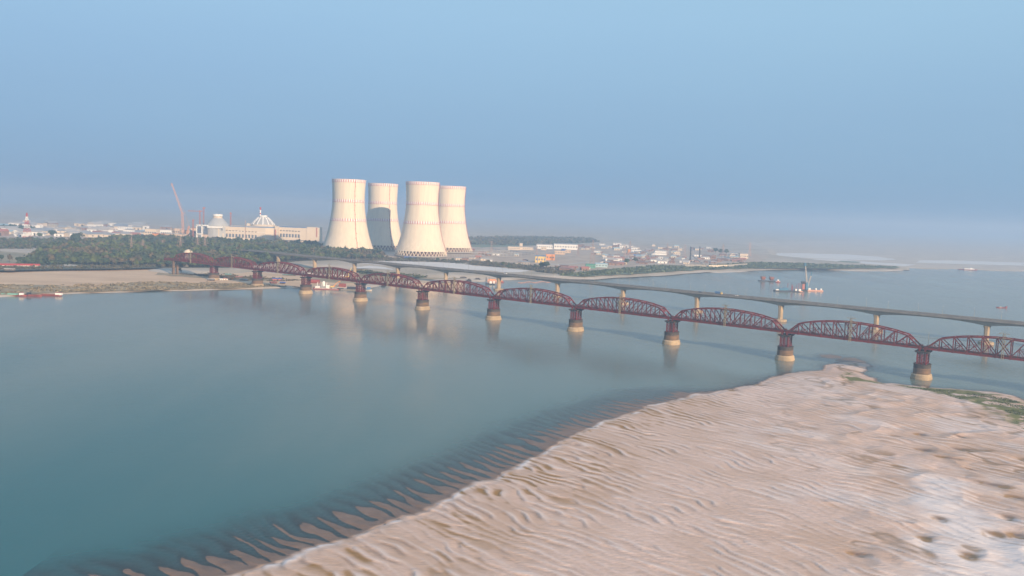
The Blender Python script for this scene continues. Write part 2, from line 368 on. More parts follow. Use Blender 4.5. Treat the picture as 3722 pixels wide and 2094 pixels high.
gp('works_yard', [(1330, 945), (1500, 948), (1750, 960), (1950, 972), (2080, 985), (2200, 988), (2330, 985), (2480, 972), (2760, 950), (2790, 930), (2600, 905), (2300, 890), (2050, 880), (1850, 880), (1700, 890), (1300, 905)], M['yard'], 0.07, 12, 40, 20)
gp('white_sand_field', [(1255, 951), (1330, 948), (1500, 951), (1700, 957), (1717, 966), (1820, 973), (1925, 984), (1890, 989), (1830, 990), (1790, 984), (1720, 982), (1600, 978), (1500, 973), (1400, 965), (1300, 957)], M['white_sand'], 0.12, 3, 25, 21)
gp('white_sand_field', [(1290, 972), (1340, 967), (1400, 972), (1436, 982), (1370, 977), (1300, 977)], M['white_sand'], 0.55, 3, 20, 22, base=ZL + 3.2)
gp('brush_ground', [(1260, 940), (1330, 936), (1480, 944), (1600, 945), (1700, 948), (1800, 955), (1960, 968), (2090, 985), (2060, 1000), (1960, 990), (1925, 982), (1820, 972), (1717, 964), (1700, 956), (1500, 950), (1330, 947)], M['scrub_ground'], 0.16, 6, 25, 23)
gp('green_bank', [(2030, 1002), (2125, 1006), (2190, 1001), (2353, 994), (2530, 982), (2700, 976), (2810, 975), (3035, 976), (3262, 975), (3265, 970), (3079, 964), (2905, 957), (2752, 954), (2600, 965), (2516, 969), (2380, 967), (2272, 977), (2163, 986), (2060, 995)], M['grass_bank'], 0.10, 6, 25, 24)
gp('pale_road', [(2000, 962), (2050, 965), (2140, 953), (2140, 950), (2060, 960), (2000, 958)], M['road'], 0.14, 1, 30, 25)
gp('pale_road', [(2290, 939), (2480, 941), (2700, 938), (2700, 935), (2480, 935), (2290, 934)], M['road'], 0.14, 2, 30, 26)
gp('white_sand_flat', [(2820, 921), (2930, 921), (3080, 925), (3200, 934), (3260, 944), (3180, 947), (3060, 944), (2930, 938), (2830, 930)], M['white_sand'], 0.2, 8, 60, 27, base=ZL)
gp('white_sand_flat', [(2860, 948), (3000, 950), (3090, 958), (3200, 964), (3290, 968), (3330, 962), (3200, 955), (3050, 944), (2900, 941)], M['white_sand'], 0.25, 6, 60, 28, base=ZL)
gp('white_sand_flat', [(3330, 955), (3500, 960), (3722, 966), (3722, 955), (3500, 948), (3350, 946)], M['white_sand'], 0.2, 8, 60, 29, base=ZL)
gp('scrub_flat', [(3030, 954), (3120, 956), (3130, 952), (3060, 948)], M['grass_bank'], 0.35, 6, 60, 30, base=ZL)
gp('dim_woodland', [(1650, 892), (1750, 900), (1900, 895), (2150, 884), (2180, 876), (2000, 862), (1760, 862), (1700, 870)], M['grass_bank'], 0.12, 14, 60, 31)

# ------------------------------------------------------------------ sand bank in the foreground
D2S = 1.44488
SB = [(470, 1492), (552, 1452), (673, 1421), (786, 1376), (876, 1353), (958, 1319), (1056, 1286), (1112, 1258), (1161, 1232), (1200, 1216), (1250, 1204), (1310, 1172), (1368, 1134), (1440, 1096), (1510, 1064), (1600, 1031), (1690, 1007), (1760, 990), (1850, 977), (1910, 962),
      (1960, 944), (2020, 934), (2070, 931), (2078, 920), (2105, 912), (2140, 910), (2172, 913), (2188, 918), (2180, 930), (2166, 940), (2195, 950), (2212, 962), (2262, 966), (2340, 974), (2430, 981), (2500, 985), (2545, 994), (2576, 1008), (2700, 1060)]
sbp = [P(x * D2S, y * D2S, 0.3) for x, y in SB]
sbp += [Vector((520, 300, 0)), Vector((420, 60, 0)), Vector((-180, 60, 0)), Vector((-170, 200, 0))]
GX0, GX1, GY0, GY1, GS = -150.0, 400.0, 190.0, 770.0, 0.65
gx = np.arange(GX0, GX1 + 0.1, GS); gy = np.arange(GY0, GY1 + 0.1, GS)
X, Y = np.meshgrid(gx, gy)
jx = (fbm(X / 14, Y / 14, 40, 3) - 0.5) * 7; jy = (fbm(X / 14, Y / 14, 50, 3) - 0.5) * 7
sd = sdist(X + jx, Y + jy, sbp)
def bar(l): return sdist(X + jx * 0.7, Y + jy * 0.7, [P(x, y, 0) for x, y in l])
b1 = bar([(2985, 1290), (3020, 1288), (3060, 1297), (3050, 1302), (3010, 1303), (2985, 1297)])
b2 = bar([(3036, 1308), (3070, 1301), (3110, 1302), (3146, 1314), (3142, 1320), (3100, 1320), (3050, 1316)])
fringe = np.clip(smooth(165, 110, X) * smooth(640, 560, Y), 0, 1)
rightside = smooth(70, 175, X - (Y - 300) * 0.28 + (fbm(X / 40, Y / 40, 8, 3) - 0.5) * 60)
base_in = 0.50 + 0.35 * smooth(0, 8, sd) + 0.9 * smooth(8, 130, sd)
base_out = np.where(sd < 0, 0.19 + sd * (0.016 * fringe + 0.13 * (1 - fringe)), 0)
step_w = 1.6 + 4.5 * (1 - fringe) + 2.5 * fbm(X / 12, Y / 12, 197, 2)
base_out = base_out + np.where(sd < 0, (fbm(X / 12, Y / 12, 199, 3) - 0.5) * 0.34 * fringe, 0)
base = base_out + (base_in - 0.19) * smooth(-step_w * 0.3, step_w, sd)
def uv_(deg): c_, s_ = math.cos(R(deg)), math.sin(R(deg)); return -X * s_ + Y * c_, X * c_ + Y * s_
U_, V_ = uv_(-50)            # U across the ripples (away from the camera), V along the crests
def saw(ph):                  # steep face towards -U, long gentle back
    q = ph - np.floor(ph)
    return np.where(q < 0.15, smooth(0, 0.15, q), 1 - np.clip((q - 0.15) / 0.85, 0, 1) ** 1.2) * 2 - 1
lam = 5.6
w1 = (fbm(U_ / 50, V_ / 60, 3, 2) - 0.5) * 12 + (fbm(U_ / 14, V_ / 15, 9, 2) - 0.5) * 7.5
p1_ = (U_ + w1) / lam; s1 = saw(p1_)
w2 = (fbm(U_ / 45, V_ / 50, 23, 2) - 0.5) * 12 + (fbm(U_ / 14, V_ / 15, 29, 2) - 0.5) * 7.5
p2_ = (U_ + w2) / (lam * 1.08); s2 = saw(p2_)
sel = smooth(0.38, 0.62, fbm(U_ / 20, V_ / 26, 77, 2))
env = 0.35 + 1.0 * smooth(0.3, 0.7, fbm(U_ / 9, V_ / 14, 33, 2))
rip_in = (s1 * sel + s2 * (1 - sel)) * env
U2, V2 = uv_(-47)
wf = (fbm(U2 / 40, V2 / 60, 203, 2) - 0.5) * 20 + (fbm(U2 / 9, V2 / 12, 209, 2) - 0.5) * 4
pf = (U2 + wf) / 7.6; rip_f = np.sin(2 * np.pi * pf + 0.5 * np.sin(2 * np.pi * pf)) * (0.5 + 0.9 * fbm(U2 / 10, V2 / 16, 233, 2)) + 0.15 * s1
fz = smooth(5, -2, sd + (fbm(X / 10, Y / 10, 195, 2) - 0.5) * 10) * fringe
rip = rip_in * (1 - fz) + rip_f * fz
amp = 0.185 * (1 - fz) + 0.20 * fz + 0.05 * smooth(420, 280, Y) * (1 - fz)
amp = amp * (1 - 0.45 * rightside) * smooth(-75, -18, sd) * (1 - 0.6 * smooth(470, 600, Y))
h = base + rip * amp + (fbm(X / 60, Y / 60, 5, 3) - 0.5) * 0.6 * smooth(0, 30, sd)
bg1 = np.abs(2 * fbm(U_ / 26, V_ / 30, 63, 3) - 1)
h = h + rightside * (0.9 - np.clip(bg1 * 2.4, 0, 1) * 0.9) * smooth(8, 30, sd) * 0.9
vein = smooth(0.16, 0.02, np.abs(2 * fbm(U_ / 15, V_ / 26, 67, 3) - 1)) * rightside * smooth(0.50, 0.66, fbm(X / 28, Y / 34, 69, 2))
holes = np.zeros_like(X); scum = np.zeros_like(X)
for hx, hy, ra, rb_ in [(3361, 1637, 9, 4), (3483, 1634, 9, 4), (3440, 1667, 12, 2.5), (3524, 1708, 6, 2.5), (3654, 1886, 6, 5), (3698, 1955, 6, 6), (3615, 1768, 14, 5), (3690, 1815, 9, 3), (3412, 1893, 5, 4), (3362, 1965, 5, 4),
                        (3526, 2030, 6, 5), (3484, 1587, 6, 3), (3343, 1583, 6, 3), (3117, 2018, 7, 3), (3254, 1586, 5, 2), (3620, 1950, 7, 4), (2660, 1415, 9, 4), (2745, 1392, 12, 3)]:
    c_ = P(hx, hy, 1.2); du = -(X - c_.x) * math.sin(R(-35)) + (Y - c_.y) * math.cos(R(-35)); dv = (X - c_.x) * math.cos(R(-35)) + (Y - c_.y) * math.sin(R(-35))
    g_ = np.exp(-((dv + jx * 0.5) / (ra * 0.6)) ** 2 - ((du + jy * 0.5) / (rb_ * 0.8)) ** 2)
    holes = np.maximum(holes, g_); g2 = np.exp(-((dv + jx * 0.5) / (ra * 0.6)) ** 2 - ((du + jy * 0.5 - rb_ * 0.45) / (rb_ * 0.45)) ** 2); scum = np.maximum(scum, g2)
h = h - holes * 0.95 * smooth(0, 12, sd) - vein * 0.18
h = h + (fbm(X / 2.5, Y / 2.5, 70, 3) - 0.5) * 0.05
h = h + 0.26 * np.exp(-((sd - 1.5) / 1.8) ** 2) * fringe * smooth(0.3, 0.65, fbm(X / 11, Y / 11, 193, 2))
lowbar = np.maximum(b1, b2)
h = np.maximum(h, np.where(lowbar > -25, 0.10 * smooth(-1.5, 3.5, lowbar) + np.minimum(0, lowbar) * 0.08 + 0.015, -9))
h = np.maximum(h, -3.0)
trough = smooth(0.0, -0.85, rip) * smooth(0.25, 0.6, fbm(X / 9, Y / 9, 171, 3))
wet_dark = np.clip(smooth(1.05, 0.45, h) * smooth(1.5, -1.5, sd) * (0.8 + 0.2 * fbm(X / 5, Y / 5, 177, 2)) + 0.46 * trough * (1 - fz) * (0.50 + 0.50 * smooth(90, 5, sd)) + 0.9 * scum + vein * 0.45, 0, 1)  # wet sand at the waterline, scum and veins, plus browner ripple troughs
wet_dark = wet_dark * (1 - 0.5 * smooth(0.0, -0.35, h))
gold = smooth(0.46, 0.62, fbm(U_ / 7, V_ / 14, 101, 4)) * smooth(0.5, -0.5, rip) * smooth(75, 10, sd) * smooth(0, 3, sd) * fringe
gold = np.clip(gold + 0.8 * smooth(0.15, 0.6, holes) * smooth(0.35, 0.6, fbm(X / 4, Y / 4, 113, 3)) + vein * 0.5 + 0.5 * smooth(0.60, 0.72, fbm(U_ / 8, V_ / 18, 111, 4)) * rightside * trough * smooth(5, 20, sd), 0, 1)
gv = sdist(X + jx * 2.5, Y + jy * 2.5, [P(x * D2S, y * D2S, 0.5) for x, y in [(2255, 968), (2340, 976), (2430, 983), (2500, 990), (2560, 1004), (2640, 1045), (2640, 1100), (2570, 1085), (2510, 1048), (2450, 1018), (2370, 990), (2290, 978)]])
gv2 = sdist(X + jx * 2.5, Y + jy * 2.5, [P(x * D2S, y * D2S, 0.5) for x, y in [(2126, 936), (2140, 936), (2160, 950), (2215, 957), (2200, 963), (2140, 962), (2120, 950)]])
green = np.clip(np.clip(smooth(-6, 6, gv), 0, 1) * smooth(0.36, 0.56, fbm(X / 10, Y / 8, 121, 4)) + smooth(-3, 4, gv2) * smooth(0.36, 0.5, fbm(X / 6, Y / 6, 131, 3)), 0, 1)
pz = sdist(X + jx * 2, Y + jy * 2, [P(x / 2.933 + 3122, y / 2.933 + 1600, 1.0) for x, y in [(560, 470), (800, 430), (1060, 500), (1180, 620), (1420, 880), (1620, 1060), (1960, 1250), (1960, 1700), (500, 1700), (300, 1500), (700, 1250), (520, 1100), (820, 960), (620, 700)]])
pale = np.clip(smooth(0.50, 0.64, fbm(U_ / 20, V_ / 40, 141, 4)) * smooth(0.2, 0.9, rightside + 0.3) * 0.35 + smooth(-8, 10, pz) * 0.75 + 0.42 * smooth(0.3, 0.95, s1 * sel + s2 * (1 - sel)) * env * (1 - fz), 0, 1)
pale = np.maximum(pale, np.exp(-((sd - 2.0) / 2.0) ** 2) * fringe * 1.0 * smooth(0.35, 0.7, fbm(X / 9, Y / 9, 191, 2)))
tan_ = np.clip(0.75 * rightside * smooth(0.30, 0.62, fbm(X / 30, Y / 30, 151, 3)) + 0.45 * smooth(0.45, 0.65, fbm(U_ / 14, V_ / 30, 155, 3)) + 0.5 * smooth(95, 20, sd) * fringe, 0, 1) * (1 - 0.8 * smooth(-8, 10, pz))
NX, NY = len(gx), len(gy)
Vt = np.stack([X.ravel(), Y.ravel(), h.ravel()], 1)
idx = np.arange(NX * NY).reshape(NY, NX)
Fq = np.stack([idx[:-1, :-1].ravel(), idx[:-1, 1:].ravel(), idx[1:, 1:].ravel(), idx[1:, :-1].ravel()], 1)
hf = h.ravel()
keep = (np.max(hf[Fq], axis=1) > -1.6)
Fk = Fq[keep]; used = np.unique(Fk); remap = -np.ones(NX * NY, int); remap[used] = np.arange(len(used))
def set_attr(o, name, arr):
    a = o.data.attributes.new(name, 'FLOAT', 'POINT'); a.data.foreach_set('value', np.asarray(arr, np.float32))
ms = bpy.data.materials.new('rippled_bank_sand'); ms.use_nodes = True
n = ms.node_tree.nodes; l = ms.node_tree.links; B = n['Principled BSDF']
def at_(nm): a = n.new('ShaderNodeAttribute'); a.attribute_name = nm; return a.outputs['Fac']
def mixrgb(f, a, b):
    m = n.new('ShaderNodeMix'); m.data_type = 'RGBA'
    (l.new(f, m.inputs[0]) if not isinstance(f, float) else setattr(m.inputs[0], 'default_value', f))
    for s_, i_ in ((a, 6), (b, 7)):
        if isinstance(s_, tuple): m.inputs[i_].default_value = s_ + (1,)
        else: l.new(s_, m.inputs[i_])
    return m.outputs[2]
t_ = n.new('ShaderNodeTexCoord')
def noise_(scale, det, lo, hi, st=(1, 1, 1)):
    mp = n.new('ShaderNodeMapping'); mp.inputs['Scale'].default_value = st; mp.inputs['Rotation'].default_value = (0, 0, R(50)); l.new(t_.outputs['Object'], mp.inputs[0])
    q = n.new('ShaderNodeTexNoise'); q.inputs['Scale'].default_value = scale; q.inputs['Detail'].default_value = det; q.inputs['Roughness'].default_value = 0.65
    l.new(mp.outputs[0], q.inputs['Vector']); r = n.new('ShaderNodeMapRange'); r.inputs[1].default_value = lo; r.inputs[2].default_value = hi
    l.new(q.outputs[0], r.inputs[0]); return r.outputs[0]
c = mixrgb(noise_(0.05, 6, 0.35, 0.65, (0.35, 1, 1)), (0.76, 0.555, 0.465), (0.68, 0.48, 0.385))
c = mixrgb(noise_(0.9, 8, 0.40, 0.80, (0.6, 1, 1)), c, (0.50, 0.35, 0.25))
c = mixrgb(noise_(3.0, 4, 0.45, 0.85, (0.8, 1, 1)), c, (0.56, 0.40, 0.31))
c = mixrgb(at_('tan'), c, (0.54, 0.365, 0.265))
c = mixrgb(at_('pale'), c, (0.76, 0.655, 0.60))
c = mixrgb(at_('wet_dark'), c, (0.165, 0.105, 0.072))
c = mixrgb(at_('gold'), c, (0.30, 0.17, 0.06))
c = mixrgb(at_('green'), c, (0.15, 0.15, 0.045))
l.new(c, B.inputs['Base Color'])
rr = n.new('ShaderNodeMapRange'); rr.inputs[3].default_value = 0.95; rr.inputs[4].default_value = 0.45; l.new(at_('wet_dark'), rr.inputs[0]); l.new(rr.outputs[0], B.inputs['Roughness'])
B.inputs['Specular IOR Level'].default_value = 0.3
bp = n.new('ShaderNodeBump'); bp.inputs['Distance'].default_value = 0.24; bp.inputs['Strength'].default_value = 0.9
l.new(noise_(0.8, 8, 0.2, 0.8, (0.35, 1, 1)), bp.inputs['Height']); l.new(bp.outputs[0], B.inputs['Normal'])
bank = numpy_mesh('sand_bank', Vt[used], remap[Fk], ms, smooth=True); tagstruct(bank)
for nm, ar in (('wet_dark', wet_dark), ('gold', gold), ('green', green), ('pale', pale), ('tan', tan_)): set_attr(bank, nm, ar.ravel()[used])

# ------------------------------------------------------------------ river water (see-through by the real depth over the sand)
st = 3
Xw, Yw = X[::st, ::st], Y[::st, ::st]; hw_ = h[::st, ::st]; NYw, NXw = Xw.shape
Vw = np.stack([Xw.ravel(), Yw.ravel(), np.zeros(Xw.size)], 1)
iw = np.arange(NXw * NYw).reshape(NYw, NXw)
Fw = np.stack([iw[:-1, :-1].ravel(), iw[:-1, 1:].ravel(), iw[1:, 1:].ravel(), iw[1:, :-1].ravel()], 1)
dep = np.clip(-hw_.ravel() + 0.06 * np.clip(-sd[::st, ::st].ravel() - 35, 0, 60), 0, 3)
x0, x1, y0, y1 = Xw.min(), Xw.max(), Yw.min(), Yw.max()
o0 = len(Vw); Bq = BIG - 20
ex = np.array([[-Bq, -Bq, 0], [Bq, -Bq, 0], [Bq, Bq, 0], [-Bq, Bq, 0], [x0, y0, 0], [x1, y0, 0], [x1, y1, 0], [x0, y1, 0]])
Vw = np.concatenate([Vw, ex]); dep = np.concatenate([dep, np.full(8, 3.0)])
Fw = np.concatenate([Fw, np.array([[0, 1, 5, 4], [1, 2, 6, 5], [2, 3, 7, 6], [3, 0, 4, 7]]) + o0])
mw = bpy.data.materials.new('river_water'); mw.use_nodes = True
n = mw.node_tree.nodes; l = mw.node_tree.links; n.clear()
O = n.new('ShaderNodeOutputMaterial'); t_ = n.new('ShaderNodeTexCoord')
def nz(scale, det, st, rot=0.0):
    mp = n.new('ShaderNodeMapping'); mp.inputs['Scale'].default_value = st; mp.inputs['Rotation'].default_value = (0, 0, rot); l.new(t_.outputs['Object'], mp.inputs[0])
    q = n.new('ShaderNodeTexNoise'); q.inputs['Scale'].default_value = scale; q.inputs['Detail'].default_value = det
    l.new(mp.outputs[0], q.inputs['Vector']); return q.outputs[0]
dif = n.new('ShaderNodeBsdfDiffuse'); tr = n.new('ShaderNodeBsdfTransparent'); gl = n.new('ShaderNodeBsdfGlossy'); fr = n.new('ShaderNodeFresnel')
fr.inputs['IOR'].default_value = 1.33
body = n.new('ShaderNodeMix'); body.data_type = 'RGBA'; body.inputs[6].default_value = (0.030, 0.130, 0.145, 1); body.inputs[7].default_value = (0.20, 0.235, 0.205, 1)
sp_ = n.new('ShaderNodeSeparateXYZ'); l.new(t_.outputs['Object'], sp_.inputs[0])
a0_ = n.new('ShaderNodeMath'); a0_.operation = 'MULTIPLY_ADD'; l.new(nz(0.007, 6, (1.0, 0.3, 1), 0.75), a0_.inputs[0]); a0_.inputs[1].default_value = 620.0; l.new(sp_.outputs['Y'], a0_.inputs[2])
mr = n.new('ShaderNodeMapRange'); mr.interpolation_type = 'SMOOTHSTEP'; mr.inputs[1].default_value = 500.0; mr.inputs[2].default_value = 1200.0; l.new(a0_.outputs[0], mr.inputs[0]); l.new(mr.outputs[0], body.inputs[0])  # body colour shifts from teal to grey with distance, streaked by noise
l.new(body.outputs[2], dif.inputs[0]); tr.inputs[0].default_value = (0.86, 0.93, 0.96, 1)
at = n.new('ShaderNodeAttribute'); at.attribute_name = 'water_depth'
m1 = n.new('ShaderNodeMath'); m1.operation = 'MULTIPLY'; m1.inputs[1].default_value = -1.7; l.new(at.outputs['Fac'], m1.inputs[0])
m2 = n.new('ShaderNodeMath'); m2.operation = 'EXPONENT'; l.new(m1.outputs[0], m2.inputs[0])
mxs = n.new('ShaderNodeMixShader'); l.new(m2.outputs[0], mxs.inputs[0]); l.new(dif.outputs[0], mxs.inputs[1]); l.new(tr.outputs[0], mxs.inputs[2])
mfs = n.new('ShaderNodeMixShader'); l.new(fr.outputs[0], mfs.inputs[0]); l.new(mxs.outputs[0], mfs.inputs[1]); l.new(gl.outputs[0], mfs.inputs[2])
bp = n.new('ShaderNodeBump'); bp.inputs['Distance'].default_value = 0.13
bs_ = n.new('ShaderNodeMapRange'); bs_.inputs[1].default_value = 0.38; bs_.inputs[2].default_value = 0.62; bs_.inputs[3].default_value = 0.45; bs_.inputs[4].default_value = 1.0; l.new(nz(0.011, 5, (1.0, 0.30, 1), 0.75), bs_.inputs[0]); l.new(bs_.outputs[0], bp.inputs['Strength'])
ad = n.new('ShaderNodeMath'); ad.operation = 'ADD'; l.new(nz(0.55, 3, (0.6, 1, 1), 0.4), ad.inputs[0]); l.new(nz(0.12, 3, (0.5, 1, 1), -0.5), ad.inputs[1])
l.new(ad.outputs[0], bp.inputs['Height'])
gl.inputs[0].default_value = (0.93, 0.80, 0.69, 1); l.new(bp.outputs[0], gl.inputs['Normal']); l.new(bp.outputs[0], fr.inputs['Normal'])
rg_ = n.new('ShaderNodeMapRange'); rg_.inputs[1].default_value = 0.4; rg_.inputs[2].default_value = 0.6; rg_.inputs[3].default_value = 0.05; rg_.inputs[4].default_value = 0.22
l.new(nz(0.014, 6, (1.0, 0.22, 1), 0.7), rg_.inputs[0]); l.new(rg_.outputs[0], gl.inputs['Roughness'])
l.new(mfs.outputs[0], O.inputs['Surface'])
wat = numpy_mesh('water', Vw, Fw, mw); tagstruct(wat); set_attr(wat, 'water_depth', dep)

# ------------------------------------------------------------------ cooling towers
BASE_T = 9.0
def shell_profile():
    pts = [(0, 63.0), (11, 60.5), (38, 51.6), (60, 46.3), (80, 42.7), (100, 39.9), (118, 38.6), (132, 38.3), (150, 38.9), (165, 39.8), (175, 40.6)]
    from bisect import bisect
    hs = [p[0] for p in pts]
    def r(hh):
        i = min(max(bisect(hs, hh) - 1, 0), len(pts) - 2)
        p0 = pts[max(i - 1, 0)]; p1 = pts[i]; p2 = pts[i + 1]; p3 = pts[min(i + 2, len(pts) - 1)]
        t = (hh - p1[0]) / (p2[0] - p1[0])
        m1 = (p2[1] - p0[1]) / max(1e-6, p2[0] - p0[0]) * (p2[0] - p1[0]); m2 = (p3[1] - p1[1]) / max(1e-6, p3[0] - p1[0]) * (p2[0] - p1[0])
        return (2*t**3-3*t*t+1)*p1[1] + (t**3-2*t*t+t)*m1 + (-2*t**3+3*t*t)*p2[1] + (t**3-t*t)*m2
    return r
rad = shell_profile()
def make_tower(loc, label, ladder_deg):
    T = thing('cooling_tower', label, 'cooling tower', loc, 0, 'four cooling towers of the power plant')
    mb = MB(); mb.smooth = True
    hs = list(np.linspace(11, 175, 42))
    prof = [(rad(q), q) for q in hs] + [(rad(175) - 0.8, 175)] + [(rad(q) - 0.8, q) for q in hs[::-1]]
    mb.lathe(prof, n=128); mb.build('shell', M['tower'], T)
    for z0, z1 in ((75.8, 82.0), (121.0, 127.3), (168.4, 174.8)):
        mb = MB(); n = 44
        for i in range(n):
            a0 = 2 * math.pi * (i + 0.0) / n; a1 = 2 * math.pi * (i + 0.36) / n; a2 = 2 * math.pi * (i + 1) / n
            for mi, s, e in ((1, a0, a1), (0, a1, a2)):
                mb.m = mi; am = (s + e) / 2; r0, r1 = rad(z0) + 0.25, rad(z1) + 0.25
                vs = [(r * math.cos(t), r * math.sin(t), z) for r, z in ((r0, z0), (r1, z1)) for t in (s, am, e)]
                mb.add(vs, [(0, 1, 4, 3), (1, 2, 5, 4)])
        mb.build('marking_band', [M['white'], M['red']], T)
        mb = MB(); r0 = rad(z0) - 0.05
        mb.lathe([(r0, z0 - 0.5), (r0 + 0.6, z0 - 0.5), (r0 + 0.6, z0 - 0.05), (r0, z0 - 0.05)], n=88)
        mb.build('gallery', M['red'], T)
    # ladder following the meridian
    a = R(ladder_deg); mb = MB(); ca_, sa_ = math.cos(a), math.sin(a); prev = None
    for q in np.linspace(4, 174, 60):
        r = rad(max(q, 1)) + 0.7; p = Vector((r * ca_, r * sa_, q))
        if prev is not None: mb.beam(prev, p, 0.6, 0.6)
        prev = p
    for i_, q in enumerate(np.linspace(14, 168, 15)):
        r = rad(q) + 1.0; t = a + (0.028 if i_ % 2 else -0.028)
        mb.box(r * math.cos(t), r * math.sin(t), q, 1.0, 1.6, 1.2, t)
    mb.build('ladder', M['red'], T)
    legm = None
    nl = 44
    for i in range(nl):
        a0 = 2 * math.pi * i / nl
        for s in (-1, 1):
            key = s
            mb = MB(); t1 = s * math.pi / nl
            p0 = Vector((63.0, 0, 0)); p1 = Vector((60.4 * math.cos(t1), 60.4 * math.sin(t1), 11.3))
            if i == 0:
                mb.beam(p0, p1, 1.15, 1.15); o = mb.build('leg', M['tower'], T)
                if s < 0: LA = o
                else: LB = o
            else: inst(LA if s < 0 else LB, T, rz=a0)
    mb = MB(); mb.lathe([(64.8, -1.5), (64.8, 1.0), (62.4, 1.0), (62.4, 0.3)], n=64); mb.build('basin_rim', M['concrete'], T)
    mb = MB(); mb.lathe([(55.0, 0), (55.0, 10.2), (0.2, 10.2)], n=64); mb.build('fill_pack', M['fill'], T)
    return T
def tpos(px, py, depth):
    p = PD(px, py, depth); return (p.x, p.y, BASE_T)
TW = [((1268.6, 654.8), 2003, 'foremost left cooling tower with a red ladder, its base hidden by dark trees', -57),
      ((1392.7, 670.5), 2236, 'cooling tower standing second from left, carrying the shadow of its neighbour', -55),
      ((1536.6, 662.9), 1990, 'foremost right cooling tower, third from left, with its whole ring of legs in view', -4),
      ((1639.5, 679.0), 2248, 'rightmost cooling tower, partly hidden behind the third one', -6)]
towers = []
for (px, py), d_, lb, ang in TW:
    towers.append(make_tower(tpos(px, py, d_), lb, ang))

